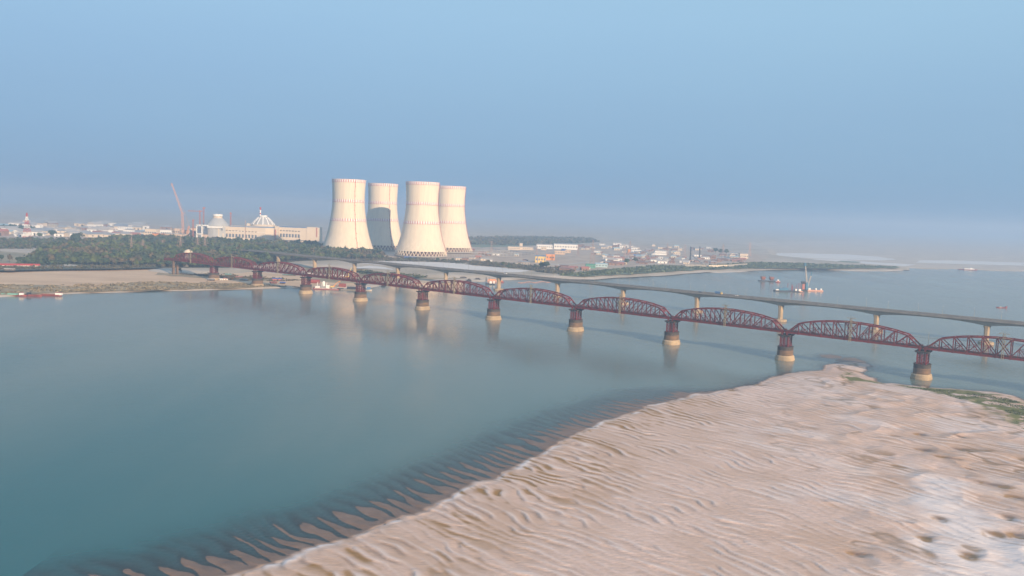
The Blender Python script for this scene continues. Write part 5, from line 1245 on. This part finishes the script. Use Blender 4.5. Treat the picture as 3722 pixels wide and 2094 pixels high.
# trees one can tell apart outside the wood
ST = [(35, 955, 3, 1.0, 'bare brownish tree in the golden field at the far left'), (92, 958, 5, 1.3, 'round dark tree at the edge of the golden field'), (150, 955, 4, 1.1, 'low tree right of the golden field'), (6, 950, 1, 0.9, 'dark tree cut by the left edge of the photo'),
      (190, 865, 1, 1.9, 'broad dark tree standing before the white works'), (145, 866, 0, 1.2, 'smaller dark tree left of the broad one before the works'), (222, 888, 1, 1.6, 'tall dark tree beside the pale dirt yard'), (280, 893, 6, 1.7, 'widest dark tree crown right of the pale dirt yard'),
      (45, 838, 1, 1.7, 'hazy dark tree on the skyline left of the striped tower'), (320, 884, 0, 1.2, 'dark tree at the left end of the wood'), (265, 905, 2, 1.3, 'bright yellow-green tree left of the wood'), (560, 872, 5, 1.5, 'pointed dark tree poking above the wood'),
      (1848, 978, 0, 0.8, 'dark bush-like tree right of the white sand field'), (1968, 977, 0, 1.3, 'left of two round dark trees by the road bridge'), (1986, 979, 1, 1.2, 'right of two round dark trees by the road bridge'), (1945, 977, 4, 0.9, 'small dark tree left of the two round ones'),
      (2010, 902, 4, 1.6, 'hazy tree between the two white halls'), (2308, 956, 4, 1.2, 'dark tree in the settlement left of the chimneys'), (2280, 961, 0, 1.2, 'dark tree above the green bank left of the settlement'), (2620, 925, 4, 1.8, 'hazy clump-like tree behind the conveyor'), (2600, 922, 1, 1.6, 'hazy dark tree right of the chimneys'), (2640, 926, 4, 1.6, 'hazy tree left of the smaller cream building')]
for px, py, vi, s_, lab in ST:
    p = P(px, py, ZG); put_tree(p.x, p.y, ZG - 0.2, vi, s_, lab, None)
def scatter_trees(poly, n_, lab, grp, smin=.7, smax=1.2, zb=None, vis=(0, 1, 3, 4, 5, 7)):
    xs_ = [p[0] for p in poly]; ys_ = [p[1] for p in poly]; k = 0
    while k < n_:
        px, py = random.uniform(min(xs_), max(xs_)), random.uniform(min(ys_), max(ys_))
        if not in_poly(px, py, poly): continue
        p = P(px, py, ZG if zb is None else zb); put_tree(p.x, p.y, p.z - .3, random.choice(vis), random.uniform(smin, smax), lab, grp); k += 1
scatter_trees([(575, 962), (628, 970), (640, 978), (600, 978), (560, 970)], 8, 'tree hiding the landward end of the red railway bridge', 'trees at the landward end of the railway bridge', .9, 1.25)
scatter_trees([(0, 910), (120, 912), (250, 905), (330, 890), (300, 880), (180, 885), (0, 880)], 34, 'tree in the scattered grove left of the wood', 'trees of the scattered grove on the left')
scatter_trees([(60, 962), (250, 963), (250, 930), (140, 925), (110, 940)], 22, 'tree in the grove between the golden field and the path', 'trees between field and path')
scatter_trees([(1340, 945), (1700, 958), (1700, 950), (1480, 942), (1340, 938)], 16, 'small tree in the thin row in front of the cooling towers', 'small trees before the cooling towers', .45, .8)
scatter_trees([(1710, 962), (1960, 985), (2080, 992), (2060, 975), (1900, 962), (1710, 952)], 16, 'small tree in the scrub right of the white sand field', 'small trees right of the white sand field', .4, .75)
# brush (nobody could count it)
def brush(name, poly, n_, zb, mats, qs=1.0, hh=2.0, lab=''):
    xs_ = [p[0] for p in poly]; ys_ = [p[1] for p in poly]; wp = [P(x, y, zb) for x, y in poly]; wpt = [(p.x, p.y) for p in wp]
    x0_, x1_ = min(p.x for p in wp), max(p.x for p in wp); y0_, y1_ = min(p.y for p in wp), max(p.y for p in wp)
    X_ = rng.uniform(x0_, x1_, n_ * 6); Y_ = rng.uniform(y0_, y1_, n_ * 6); s_ = sdist(X_, Y_, wpt) > 0
    dens = fbm(X_ / 14, Y_ / 14, 71, 3) > 0.44; X_, Y_ = X_[s_ & dens][:n_], Y_[s_ & dens][:n_]; m_ = len(X_)
    c = np.stack([X_, Y_, zb + rng.rand(m_) * hh * fbm(X_ / 9, Y_ / 9, 72, 2) * 1.6], 1); nn = rng.normal(size=(m_, 3)); nn[:, 2] = np.abs(nn[:, 2]) + .3; nn /= np.linalg.norm(nn, axis=1)[:, None]
    t1 = np.cross(nn, rng.normal(size=(m_, 3))); t1 /= np.linalg.norm(t1, axis=1)[:, None]; t2 = np.cross(nn, t1); s = rng.uniform(.5, 1.2, m_)[:, None] * qs
    q = np.stack([c - t1 * s - t2 * s, c + t1 * s - t2 * s * .8, c + t1 * s * .8 + t2 * s, c - t1 * s * .8 + t2 * s], 1).reshape(-1, 3)
    o = numpy_mesh(name, q, np.arange(len(q)).reshape(-1, 4), mats, mi=rng.randint(0, len(mats), m_)); o['kind'] = 'stuff'; o['label'] = lab
db, gb, olv = M['dry_bush'], M['green_bush'], LEAF[3]
brush('hedge', [(-40, 986), (0, 986), (330, 981), (430, 981), (560, 977), (640, 984), (660, 992), (640, 975), (560, 970), (400, 972), (150, 972), (0, 974), (-40, 974)], 9000, ZG - 2.5, [db, olv, LEAF[4]], 1.3, 5, 'dark hedge between the road and the sandy field')
brush('verge_scrub', [(-40, 1071), (0, 1071), (230, 1063), (440, 1057), (680, 1051.5), (900, 1045.5), (1040, 1041), (900, 1030), (760, 1026), (560, 1024), (380, 1032), (200, 1036), (-40, 1034)], 9000, ZL, [db, M['golden'], M['golden'], olv], 0.7, 1.0, 'dry yellow scrub along the river edge')
brush('scrub', [(640, 996), (800, 1012), (1000, 1024), (1100, 1020), (1000, 1010), (800, 995), (700, 985), (640, 985)], 4000, ZL, [db, olv, olv], 0.9, 1.6, 'scrub under the left end of the railway bridge')
brush('green_scrub', [(1270, 992), (1400, 1004), (1520, 1012), (1600, 1004), (1560, 990), (1400, 984), (1290, 980)], 6000, ZL + .3, [gb, gb, olv], 1.0, 2.2, 'green scrub under the road bridge')
brush('green_scrub', [(2030, 1001), (2125, 1005), (2190, 1000), (2353, 993), (2530, 981), (2700, 975), (2810, 974), (3035, 975), (3255, 974), (3262, 970), (3079, 964), (2905, 957), (2752, 954), (2600, 963), (2516, 967), (2380, 966), (2272, 976), (2163, 985), (2060, 994)], 22000, ZG - .2, [gb, gb, M['grass_bank'], LEAF[4]], 1.6, 2.4, 'green brush along the far river bank')
brush('scrub', [(1260, 942), (1400, 938), (1600, 946), (1800, 956), (1960, 970), (2090, 986), (2060, 1000), (1960, 990), (1925, 982), (1820, 972), (1717, 963), (1600, 953), (1330, 948)], 12000, ZG, [db, db, olv, LEAF[4]], 1.3, 3.5, 'brown scrub strip in front of the cooling towers')
brush('dim_woods', [(1650, 888), (1900, 893), (2180, 880), (2150, 868), (1900, 862), (1680, 866)], 5000, ZG, [LEAF[3], LEAF[4]], 5.0, 6, 'hazy woods behind the pale factory')
brush('dim_woods', [(-40, 845), (60, 842), (130, 836), (60, 828), (-40, 830)], 1500, ZG, [LEAF[1]], 4.0, 10, 'hazy treetops on the left skyline')
brush('grove_thicket', [(-40, 905), (60, 905), (250, 905), (330, 888), (300, 880), (180, 878), (0, 875), (-40, 878)], 6000, ZG, [LEAF[0], LEAF[4], db], 2.4, 9, 'thicket between the trees left of the wood')
brush('grove_thicket', [(60, 962), (250, 964), (300, 940), (260, 915), (150, 922), (110, 940)], 5000, ZG, [LEAF[0], LEAF[1], LEAF[4]], 2.0, 9, 'thicket between the golden field and the path')
# weeds on the sand bank
brush('bank_weeds', [(3275, 1402), (3400, 1416), (3520, 1424), (3620, 1435), (3720, 1465), (3800, 1510), (3800, 1570), (3715, 1560), (3620, 1510), (3540, 1468), (3420, 1430)], 5000, 0.9, [gb, gb, M['grass_bank']], 0.28, 0.35, 'low green weeds at the back of the sand bank')

# ------------------------------------------------------------------ boats
def hull(mb, L, W, H, bow=0.25, stern=0.1, sheer=0.4, n=12, zb=-0.6):
    """boat-shaped hull along local x, bow at +x"""
    rings = []
    for i in range(n + 1):
        t = i / n; x = -L / 2 + L * t
        if t < stern: wf = 0.72 + 0.28 * t / stern
        elif t > 1 - bow: u = (t - (1 - bow)) / bow; wf = math.sqrt(max(0.004, 1 - u * u))
        else: wf = 1
        zt = H + sheer * (2 * t - 1) ** 2 * (1.6 if t > .5 else 1.0)
        w_ = W / 2 * wf
        rings.append([(x, -w_ * .62, zb), (x, w_ * .62, zb), (x, w_, zt), (x, w_ * .9, zt), (x, w_ * .9, zt - .35), (x, -w_ * .9, zt - .35), (x, -w_ * .9, zt), (x, -w_, zt)])
    vs = [v for r in rings for v in r]
    mb.add(vs, [(j * 8 + i, j * 8 + (i + 1) % 8, (j + 1) * 8 + (i + 1) % 8, (j + 1) * 8 + i) for j in range(n) for i in range(8)] + [tuple(range(8))[::-1], tuple(range(n * 8, n * 8 + 8))])
def barge_hull(mb, L, W, H, zb=-0.7):
    mb.prism([(-L / 2, -W / 2), (L / 2 - 1.5, -W / 2), (L / 2, -W / 2 + 1), (L / 2, W / 2 - 1), (L / 2 - 1.5, W / 2), (-L / 2, W / 2)], zb, H)
def boat(name, label, cat, px0, px1, pyw, W, H, m_, parts, rz=None, kind='hull', z=0.0):
    a, b = P(px0, pyw, z), P(px1, pyw + (px1 - px0) * sl_, z); c = (a + b) / 2; L = (b - a).length
    t = thing(name, label, cat, c, math.atan2((b - a).y, (b - a).x) if rz is None else rz)
    mb = MB(); (hull if kind == 'hull' else barge_hull)(mb, L, W, H); mb.build('hull', M[m_], t)
    for nm, m2, bx in parts:
        mb = MB()
        for (u, v, z_, dx, dy, dz) in bx: mb.box(u * L / 2, v, z_, dx if dx > 0 else -dx * L, dy, dz)
        mb.build(nm, M[m2], t)
    return t, L
boat('river_boat', 'leftmost moored boat, teal and white with a red rail', 'boat', 5, 96, 1074, 5.5, 1.3, 'hull_red', [('canopy', 'teal', [(-.1, 0, 1.3, -.36, 4.2, 1.6)]), ('wheelhouse', 'white', [(.62, 0, 1.3, 4.2, 3.4, 2.4)]), ('bow_deck', 'teal', [(-.86, 0, 1.2, 3.4, 3.2, 1.5)])])
boat('river_boat', 'long dark red boat moored second from left', 'boat', 94, 152, 1076, 5, 1.3, 'hull_red', [('cargo_hold', 'hull_rust', [(0, 0, 1.2, -.6, 4, 1.0)]), ('wheelhouse', 'hull_dark', [(-.6, 0, 1.3, 4, 3.4, 3.0)])])
boat('river_boat', 'red moored boat with a pale pink cabin at its right end', 'boat', 150, 224, 1074, 5.5, 1.4, 'hull_red', [('cargo_hold', 'hull_rust', [(-.1, 0, 1.2, -.5, 4.2, 1.1)]), ('cabin', 'white', [(.74, 0, 1.4, 7, 4, 2.6)]), ('cabin_roof', 'hull_red', [(.74, 0, 4.0, 7.6, 4.6, .35)])])
boat('river_boat', 'small red boat behind the teal one on the bank', 'boat', 38, 86, 1066, 4, 1.6, 'hull_red', [('thwart', 'wood', [(0, 0, 1.3, -.3, 3, .4)])])
# dredger group between the third and fourth piers
t, L = boat('dredger', 'red-hulled dredger crowded with white machinery between two stone piers', 'dredger', 1141, 1233, 1050, 10, 1.7, 'hull_red', [('deck_house', 'white', [(.10, 0, 1.7, 5, 5, 4.5), (-.66, 0, 1.7, 8, 5, 2.6)]), ('engine_block', 'grey_roof', [(-.3, 0, 1.7, 7, 5, 2.8), (.62, 0, 1.7, 6, 5, 1.8)]), ('rubbing_strake', 'white', [(0, -5.05, 1.25, -.92, .3, .35)])], kind='barge')
mb = MB(); mb.lathe([(1.6, 1.7), (1.9, 6), (1.9, 10), (0.9, 11.5)], n=12, c=(-L * .12, 1), cap1=True); mb.build('hopper', M['white'], t)
mb = MB()
for x_ in (-.38, -.2, -.02): mb.tube((x_ * L, -1, 1.7), (x_ * L + 1.5, -1, 10.5), .35, n=6)
mb.build('spud', M['white'], t)
# excavator on the dredger: stands on it, a thing of its own
p = P(1209, 1048, 1.7); t = thing('excavator', 'orange-yellow excavator on the red dredger, its arm raised to the right', 'excavator', p)
mb = MB(); mb.box(0, -1.3, 0, 5, .8, 1.2); mb.box(0, 1.3, 0, 5, .8, 1.2); mb.build('track', M['hull_dark'], t)
mb = MB(); mb.box(-.6, 0, 1.2, 4.6, 3, 2); mb.build('body', M['yellow'], t); mb = MB(); mb.box(1.4, -.8, 1.3, 1.6, 1.3, 2.6); mb.build('cab', M['orange'], t)
mb = MB(); mb.beam((1.8, .5, 2.4), (5.2, .5, 7.6), .7, .9); mb.build('boom', M['orange'], t); mb = MB(); mb.beam((5.2, .5, 7.6), (9.6, .5, 10.4), .5, .7); mb.box(9.8, .5, 9.2, 1.6, 1.4, 1.4); mb.build('arm', M['orange'], t)
boat('cargo_barge', 'black and white barge with dark cargo moored left of the fourth pier', 'barge', 1232, 1352, 1053, 9, 1.3, 'white_roof', [('dark_bow', 'hull_dark', [(-.90, 0, .4, 8, 7, 1.9)]), ('cargo', 'hull_dark', [(-.2, 0, 1.3, -.30, 6, 3.4)]), ('cabin', 'blue_roof', [(.80, 0, 1.3, 5, 4, 4)])])
p = P(1243, 1043, ZL); t = thing('shipping_container', 'dark red container on the bank behind the barge', 'container', p); mb = MB(); mb.box(0, 3, -.3, 10, 5, 5); mb.build('box', M['hull_red'], t); mb = MB(); [mb.box(-4.4 + i * 1.1, .4, -.3, .3, .3, 5) for i in range(9)]; mb.build('rib', M['hull_rust'], t)
p = P(1139, 1030, ZL); t = thing('storage_tank', 'big dark red tank on the bank behind the third pier', 'tank', p); mb = MB(); mb.tube((-8.5, 4, 2.6), (8.5, 4, 2.6), 3.2, n=16); mb.build('tank', M['hull_red'], t); mb = MB(); mb.box(-5, 4, -.3, 1.4, 5, 1.5); mb.box(5, 4, -.3, 1.4, 5, 1.5); mb.build('saddle', M['concrete_dk'], t)
p = P(1262, 1008, ZL + .5); t = thing('mobile_crane', 'yellow mobile crane arm poking above the red truss', 'crane', p); mb = MB(); mb.box(0, 0, 0, 8, 3, 2.6); mb.build('carrier', M['yellow'], t); mb = MB(); mb.beam((0, 0, 2.5), (7, 0, 16), .9); mb.build('boom', M['yellow'], t)
ordw = ['leftmost', 'second', 'third', 'fourth', 'fifth', 'sixth', 'seventh', 'eighth', 'ninth', 'rightmost']
for i in range(10):
    px = 1124 + i * 14.2; p = P(px, 1000 + i * .9, ZL + .3); t = thing('tent', '%s of ten white tents in a row, seen through the fourth truss' % ordw[i], 'tent', p, 0, 'white tents behind the fourth truss')
    mb = MB(); mb.gable(0, 0, 2.2, 4.6, 4, 1.6); mb.build('canvas_roof', M['white'], t); mb = MB(); mb.box(0, 0, 0, 4.2, 3.6, 2.2); mb.build('canvas_wall', M['white_roof'], t)
# stalls and shelters under the bridge
for px, py, L_, W_, H_, rm, wm, lab in [(828, 1003, 9, 5, 3, 'teal', 'wood', 'teal roofed stall left of the second pier'), (837, 1017, 8, 4, 3.4, 'orange', 'orange', 'orange hut with a bright top under the bridge'), (820, 1018, 6, 4, 3, 'crane_red', 'white', 'pink-red stall left of the orange hut'), (803, 1019, 4, 3, 2.6, 'white', 'white', 'little white hut left of the pink-red stall'),
                                        (764, 1021, 10, 5, 3, 'grey_roof', 'wood', 'dark low shelter on the sandy bank left of the stalls'), (868, 1012, 9, 4, 2.8, 'crane_red', 'wood', 'red roofed stall near the second pier'), (1006, 1020, 13, 6, 3.4, 'blue', 'crane_red', 'blue tarpaulin roof on pink walls right of the second pier'), (992, 1031, 10, 4, 2.6, 'crane_red', 'fill', 'red roofed shelter below the blue tarpaulin'),
                                        (1026, 1033, 7, 4, 3, 'blue', 'wood', 'small blue roofed hut nearest the third pier'), (884, 1020, 12, 6, 2.4, 'grey_roof', 'wood', 'flat dark shelter just left of the second pier'), (940, 1005, 11, 4, 2.2, 'green_roof', 'wood', 'low green roof beside the second pier'),
                                        (1050, 1002, 22, 5, 1.6, 'green_roof', 'wood', 'long green strip roof left of the third pier'), (32, 984, 14, 5, 3, 'white_roof', 'wood', 'small pale hut by the hedge at the far left'), (488, 962, 12, 6, 3.5, 'orange', 'brick', 'left of three orange-red huts below the wood'), (507, 961, 12, 6, 3.5, 'crane', 'brick', 'middle of three orange-red huts below the wood'), (524, 960, 12, 6, 3.5, 'orange', 'brick', 'right of three orange-red huts below the wood'),
                                        (558, 962, 9, 5, 3, 'white_roof', 'brick', 'small pale-roofed hut right of the orange-red huts'), (275, 884, 10, 7, 4, 'white_roof', 'white', 'white hut tucked behind the widest dark tree')]:
    zb = ZG if py < 1000 and px < 600 else ZL
    p = P(px, py, zb); t = thing('hut', lab, 'hut', p, R(random.uniform(-8, 8)))
    mb = MB(); mb.box(0, W_ / 2, -.3, L_, W_, H_ * .75 + .3); mb.build('wall', M[wm], t); mb = MB(); mb.gable(0, W_ / 2, H_ * .74, L_, W_, H_ * .35, over=.6); mb.build('roof', M[rm], t)
    mb = MB(); mb.box(L_ * .1, -.05, 0, L_ * .2, .2, H_ * .55); mb.build('door', M['dark'], t)
# long red-roofed shed at the left edge
a, b = P(-30, 969.5, ZG), P(144, 971.5, ZG); t = thing('long_shed', 'very long low shed with a bright red roof and white wall at the left edge', 'shed', (a + b) / 2, math.atan2((b - a).y, (b - a).x))
L_ = (b - a).length; mb = MB(); mb.box(0, 4, -1, L_, 8, 3.4); mb.build('wall', M['white'], t)
mb = MB()
for i in range(6): mb.gable(-L_ / 2 + (i + .5) * L_ / 6, 4, 2.4 + .02 * i, L_ / 6 - 1.2, 8, 2.6, over=.5)
mb.build('roof', M['red'], t)
mb = MB()
for i in range(24): mb.box(-L_ / 2 + (i + .5) * L_ / 24, -.1, .2, 1.6, .2, 1.3)
mb.build('window_row', M['window'], t)
# pale pavilion above the first truss
p = PD(679, 916, 1440); p.z = ZG; t = thing('pavilion', 'pale cream domed pavilion showing above the first red truss', 'pavilion', p)
zt = PD(679, 907, 1440).z - ZG; mb = MB(); mb.box(0, 6, -1, 8, 7, zt - 5); mb.build('wall', M['concrete_dk'], t); mb = MB(); mb.lathe([(7.5, zt - 6), (7.0, zt - 4), (4.6, zt - 1.6), (1.0, zt)], n=16, c=(0, 6), cap1=True, cap0=True); mb.build('dome_roof', M['cream'], t)
# dredger by the road bridge pier
t, L = boat('dredger', 'dark dredger with tall black spuds beside a road bridge pier', 'dredger', 1764, 1800, 1033, 8, 1.6, 'hull_dark', [('deck_house', 'white', [(.1, 0, 1.6, 4, 4, 3.4), (.75, 0, 1.6, 2.4, 3, 4.2)])], kind='barge')
mb = MB()
for x_ in (-.46, -.40, -.12): mb.tube((x_ * L, -3, -1), (x_ * L, -3, 12), .3, n=6)
mb.build('spud', M['hull_dark'], t)
boat('pontoon', 'orange pontoon loaded with pipes behind the dark dredger', 'pontoon', 1772, 1806, 1022, 8, 2.4, 'crane', [('pipe_stack', 'orange', [(0, 0, 2.4, -.8, 4, 1.6)])], kind='barge')
boat('pontoon', 'dark red pontoon right of the road bridge pier', 'pontoon', 1816, 1832, 1026, 6, 1.6, 'hull_red', [('crate', 'orange', [(0, 0, 1.6, 3, 3, 1.4)])], kind='barge')
mb = MB(); xs_ = np.linspace(1885, 2010, 26)
fl = [P(px, 1027 + 1.5 * math.sin(px * .13) - (px - 1885) * .02, .25) for px in xs_]
t = thing('floating_pipeline', 'string of small orange floats carrying a pipe near the far bank', 'pipeline', fl[0])
for q in fl: mb = MB(); d_ = q - fl[0]; mb.tube(d_ + Vector((-.8, 0, 0)), d_ + Vector((.8, 0, 0)), .75, n=8); mb.build('float', M['crane'], t)
mb = MB(); [mb.tube(fl[i] - fl[0], fl[i + 1] - fl[0], .3, n=6) for i in range(25)]; mb.build('pipe', M['hull_rust'], t)
for px0, px1, pyw, lab in ((1666, 1702, 1013, 'large dark tarpaulined boat drawn up on the sand behind the bridges'), (1722, 1750, 1018, 'smaller dark tarpaulined boat right of the large one'), (1696, 1714, 1021, 'little blue-grey boat afloat below the dark tarpaulined ones'), (1386, 1402, 1041, 'small dark boat afloat right of the fourth pier')):
    boat('covered_boat', lab, 'boat', px0, px1, pyw, 5, 1.0, 'hull_dark', [('tarpaulin_cover', 'stone_dark', [(0, 0, .8, -.66, 4, 2.2), (0, 0, 2.8, -.42, 3, 1.0)])], z=0.3)
boat('river_boat', 'white covered boat at the tip of the green bank behind the road bridge', 'boat', 2104, 2116, 1014, 4, 1.2, 'white', [('canopy', 'white', [(0, 0, 1.2, -.6, 3, 1.4)])])
boat('river_boat', 'long low red boat alone on the water at the far right', 'boat', 3622, 3660, 1119, 3.6, 1.0, 'hull_red', [('cabin', 'white_roof', [(-.3, 0, 1.0, -.18, 2.4, 1.1)]), ('stern_shelter', 'hull_red', [(.86, 0, 1.0, 2, 2.4, 1.9)])])
boat('ferry', 'hazy pink-white ferry far off before the distant shore', 'ferry', 3483, 3552, 980, 12, 1.8, 'hull_red', [('passenger_deck', 'white', [(.1, 0, 1.8, -.55, 8, 2.4)]), ('wheelhouse', 'white', [(.3, 0, 4.2, 6, 5, 2.2)])])
# barge with two dark bunkers and its tug
t, L = boat('cargo_barge', 'dark barge carrying two big dark bunkers on the open river', 'barge', 2758, 2818, 1022, 10, 1.6, 'hull_dark', [('deck_rail', 'hull_dark', [(0, -4.8, 1.6, -.9, .2, .8)])], kind='barge')
for u in (-.28, .36):
    mb = MB(); x_ = u * L / 2 * 1.6 - 1
    mb.add([(x_ - 2.4, -2.4, 3), (x_ + 2.4, -2.4, 3), (x_ + 2.4, 2.4, 3), (x_ - 2.4, 2.4, 3), (x_ - 4, -4, 6), (x_ + 4, -4, 6), (x_ + 4, 4, 6), (x_ - 4, 4, 6), (x_ - 4, -4, 9.6), (x_ + 4, -4, 9.6), (x_ + 4, 4, 9.6), (x_ - 4, 4, 9.6)], [(3, 2, 1, 0), (0, 1, 5, 4), (1, 2, 6, 5), (2, 3, 7, 6), (3, 0, 4, 7), (4, 5, 9, 8), (5, 6, 10, 9), (6, 7, 11, 10), (7, 4, 8, 11), (8, 9, 10, 11)])
    for a_ in (-2, 2):
        for b_ in (-2, 2): mb.box(x_ + a_, b_, 1.6, .5, .5, 2)
    mb.build('bunker', M['hull_rust'], t)
t, L = boat('tugboat', 'small red tug with a white wheelhouse at the end of the dark barge', 'tugboat', 2819, 2836, 1027, 5, 1.8, 'hull_red', [('deck_house', 'crane_red', [(0, 0, 1.8, 4.4, 3.6, 2)]), ('wheelhouse', 'white', [(0, 0, 3.8, 3, 3, 2.2)]), ('bulwark', 'white', [(-.7, 0, 1.8, 1.2, 3.4, 1.4), (.6, 0, 1.8, 1.2, 3.4, 1.4)])])
mb = MB(); mb.tube((1, 0, 5.8), (1, 0, 18), .18, .1, 6); mb.box(1.4, 0, 16.6, 2.4, .3, 1.4); mb.box(3, 0, 10.5, 2.6, .2, 2.2); mb.build('mast', M['crane_blue'], t)
# piling barge with crane
t, L = boat('piling_barge', 'long dark barge carrying red piles and blue machinery in mid river', 'barge', 2814, 2915, 1058, 12, 1.8, 'hull_dark', [('blue_machinery', 'crane_blue', [(-.45, 0, 1.8, 10, 6, 3.2), (-.15, 1, 1.8, 7, 5, 4.6)]), ('deck_house', 'white', [(.55, 0, 1.8, 3, 3, 3.2), (.82, 0, 1.8, 4.2, 4, 3.2), (-.78, 0, 1.8, 6, 4, 1.6)]), ('rust_deck', 'crane', [(.86, 0, .6, 6, 12.1, 1.3)])], kind='barge')
for i, (u, h_) in enumerate([(-.02, 13), (.27, 11), (.34, 9), (.49, 7), (.62, 11), (.76, 14), (.88, 13)]):
    mb = MB(); mb.tube((u * L / 2, 2, 1.6), (u * L / 2, 2, 1.6 + h_), .65 if i in (1, 2) else .4, n=8); mb.build('pile', M['hull_red'], t)
t, L = boat('crane_barge', 'orange-red crane barge with white deck boxes at the right of the piling barge', 'crane barge', 2916, 2989, 1056, 11, 1.9, 'crane', [('deck_box', 'white', [(-.32, 0, 1.9, 4, 4, 2.8), (.35, 0, 1.9, 2.4, 3, 3), (.86, 0, 1.9, 2.4, 3, 2.8)]), ('dark_stern', 'hull_dark', [(-.86, 0, -.5, -.3, 11.2, 2.6)])], kind='barge')
dpt = dep_of(t.location); mm_ = mpx(dpt)
mb = MB(); mb.box(-L * .47, 0, 1.9, 4.0, 4.4, 11); mb.build('leader_tower', M['crane_red'], t); mb = MB(); mb.box(-L * .47, 0, 12, 6.0, 6, 4.0); mb.build('pile_hammer', M['hull_dark'], t)
mb = MB(); mb.box(-L * .30, 0, 1.9, 3.6, 5, 12); mb.build('crane_house', M['crane_blue'], t)
jx_ = -L * .30
mb = MB(); lattice(mb, (jx_, 0, 15), (jx_ - 4.5, 0, 88 * mm_), 1.8, 1.2, 22, .42); mb.build('jib', M['white_roof'], t)
mb = MB(); lattice(mb, (jx_ - 4.5, 0, 88 * mm_), (jx_ - 5.6, 0, 101 * mm_), 2.0, 1.6, 3, .8, .6); mb.build('jib_head', M['crane_blue'], t)
mb = MB(); lattice(mb, (jx_ + 1, 0, 5), (jx_ + 6.5, 0, 54 * mm_), 1.8, 1.2, 14, .42); mb.build('back_mast', M['white_roof'], t)
mb = MB(); lattice(mb, (jx_ + 6.5, 0, 54 * mm_), (jx_ + 7.6, 0, 70 * mm_), 1.2, .6, 4, .4); mb.build('mast_head', M['crane_blue'], t)
mb = MB(); mb.tube((jx_ - 5.6, 0, 100 * mm_), (jx_ + 7.6, 0, 68 * mm_), .14, n=4); mb.tube((jx_ - 5, 0, 90 * mm_), (jx_ - 8, 0, 25), .12, n=4); mb.build('cable', M['hull_dark'], t)

# ------------------------------------------------------------------ road traffic
def proj(p):
    v = Vector(p) - CAM0; z = v.dot(FW); return CX + FPX * v.dot(RT) / z, CY - FPX * v.dot(UP) / z
def on_road(px, off):
    lo, hi = -6.0, 9.0
    for _ in range(40):
        m_ = (lo + hi) / 2
        if proj(lb_(m_, off, ZD))[0] < px: lo = m_
        else: hi = m_
    return lb_(lo, off, ZD + 0.08)
def vehicle(name, lab, cat, px, off, L, W, H, body, cargo=None, cargo_m=None):
    p = on_road(px, off); t = thing(name, lab, cat, p, TH)
    mb = MB()
    if cargo: mb.box(L * .40, 0, .5, L * .18, W, H * .72); mb.build('cab', M[body], t); mb = MB(); mb.box(L * .40, 0, .5 + H * .42, L * .182, W * .9, H * .2); mb.build('windscreen', M['window'], t)
    else:
        mb.box(0, 0, .35, L, W, H * .45); mb.build('body', M[body], t); mb = MB(); mb.box(-L * .05, 0, .35 + H * .45, L * .5, W * .86, H * .36); mb.build('cabin', M['window'], t)
    if cargo: mb = MB(); mb.box(-L * .1, 0, .9, L * .78, W, H - .9); mb.build('cargo_body', M[cargo_m], t)
    w0 = None
    for sx in (-.34, .34):
        for sy in (-1, 1):
            if w0 is None: mb = MB(); mb.tube((0, -.15, 0), (0, .15, 0), .42, n=10); w0 = mb.build('wheel', M['hull_dark'], t, (sx * L, sy * W / 2, .42))
            else: inst(w0, t, (sx * L, sy * W / 2, .42))
vehicle('truck', 'blue truck with a cream cab on the road bridge', 'truck', 2612, 3.4, 9.5, 2.5, 3.6, 'yellow', True, 'blue_roof')
vehicle('car', 'dark car with a pale roof on the road bridge left of the blue truck', 'car', 2545, 3.4, 4.6, 1.8, 1.6, 'hull_dark')
vehicle('van', 'small white van near the far left part of the road bridge', 'van', 1837, 3.4, 4.8, 1.9, 2.2, 'white')
vehicle('car', 'tiny white car on the road bridge right of the blue truck', 'car', 2676, 3.4, 4.4, 1.8, 1.5, 'white')
vehicle('car', 'dark car on the road bridge above the white sand field', 'car', 1322, 3.4, 4.6, 1.8, 1.6, 'hull_dark')
# stranded driftwood by the sand bank
p = P(2665, 1415, .15); t = thing('driftwood', 'heap of dark driftwood at the water edge of the sand bank', 'driftwood', p)
for i in range(7):
    a = i * .9; mb = MB(); mb.tube((-1.2 + i * .4, -.5 + .2 * i, 0), (-1.2 + i * .4 + 3.2 * math.cos(a), -.5 + 1.6 * math.sin(a), .5 + .25 * (i % 3)), .16, .08, 6); mb.build('branch', M['wood'], t)

# ------------------------------------------------------------------ haze
mh = bpy.data.materials.new('haze_air'); mh.use_nodes = True
n = mh.node_tree.nodes; l = mh.node_tree.links; n.clear()
O = n.new('ShaderNodeOutputMaterial'); pv = n.new('ShaderNodeVolumePrincipled')
pv.inputs['Color'].default_value = HAZE_COL; pv.inputs['Density'].default_value = HAZE; pv.inputs['Anisotropy'].default_value = 0.20
l.new(pv.outputs[0], O.inputs['Volume'])
mb = MB(); mb.box(0, 0, -4.5, 2 * BIG + 400, 2 * BIG + 400, 194.5)
hz = mb.build('haze', mh); hz['kind'] = 'stuff'
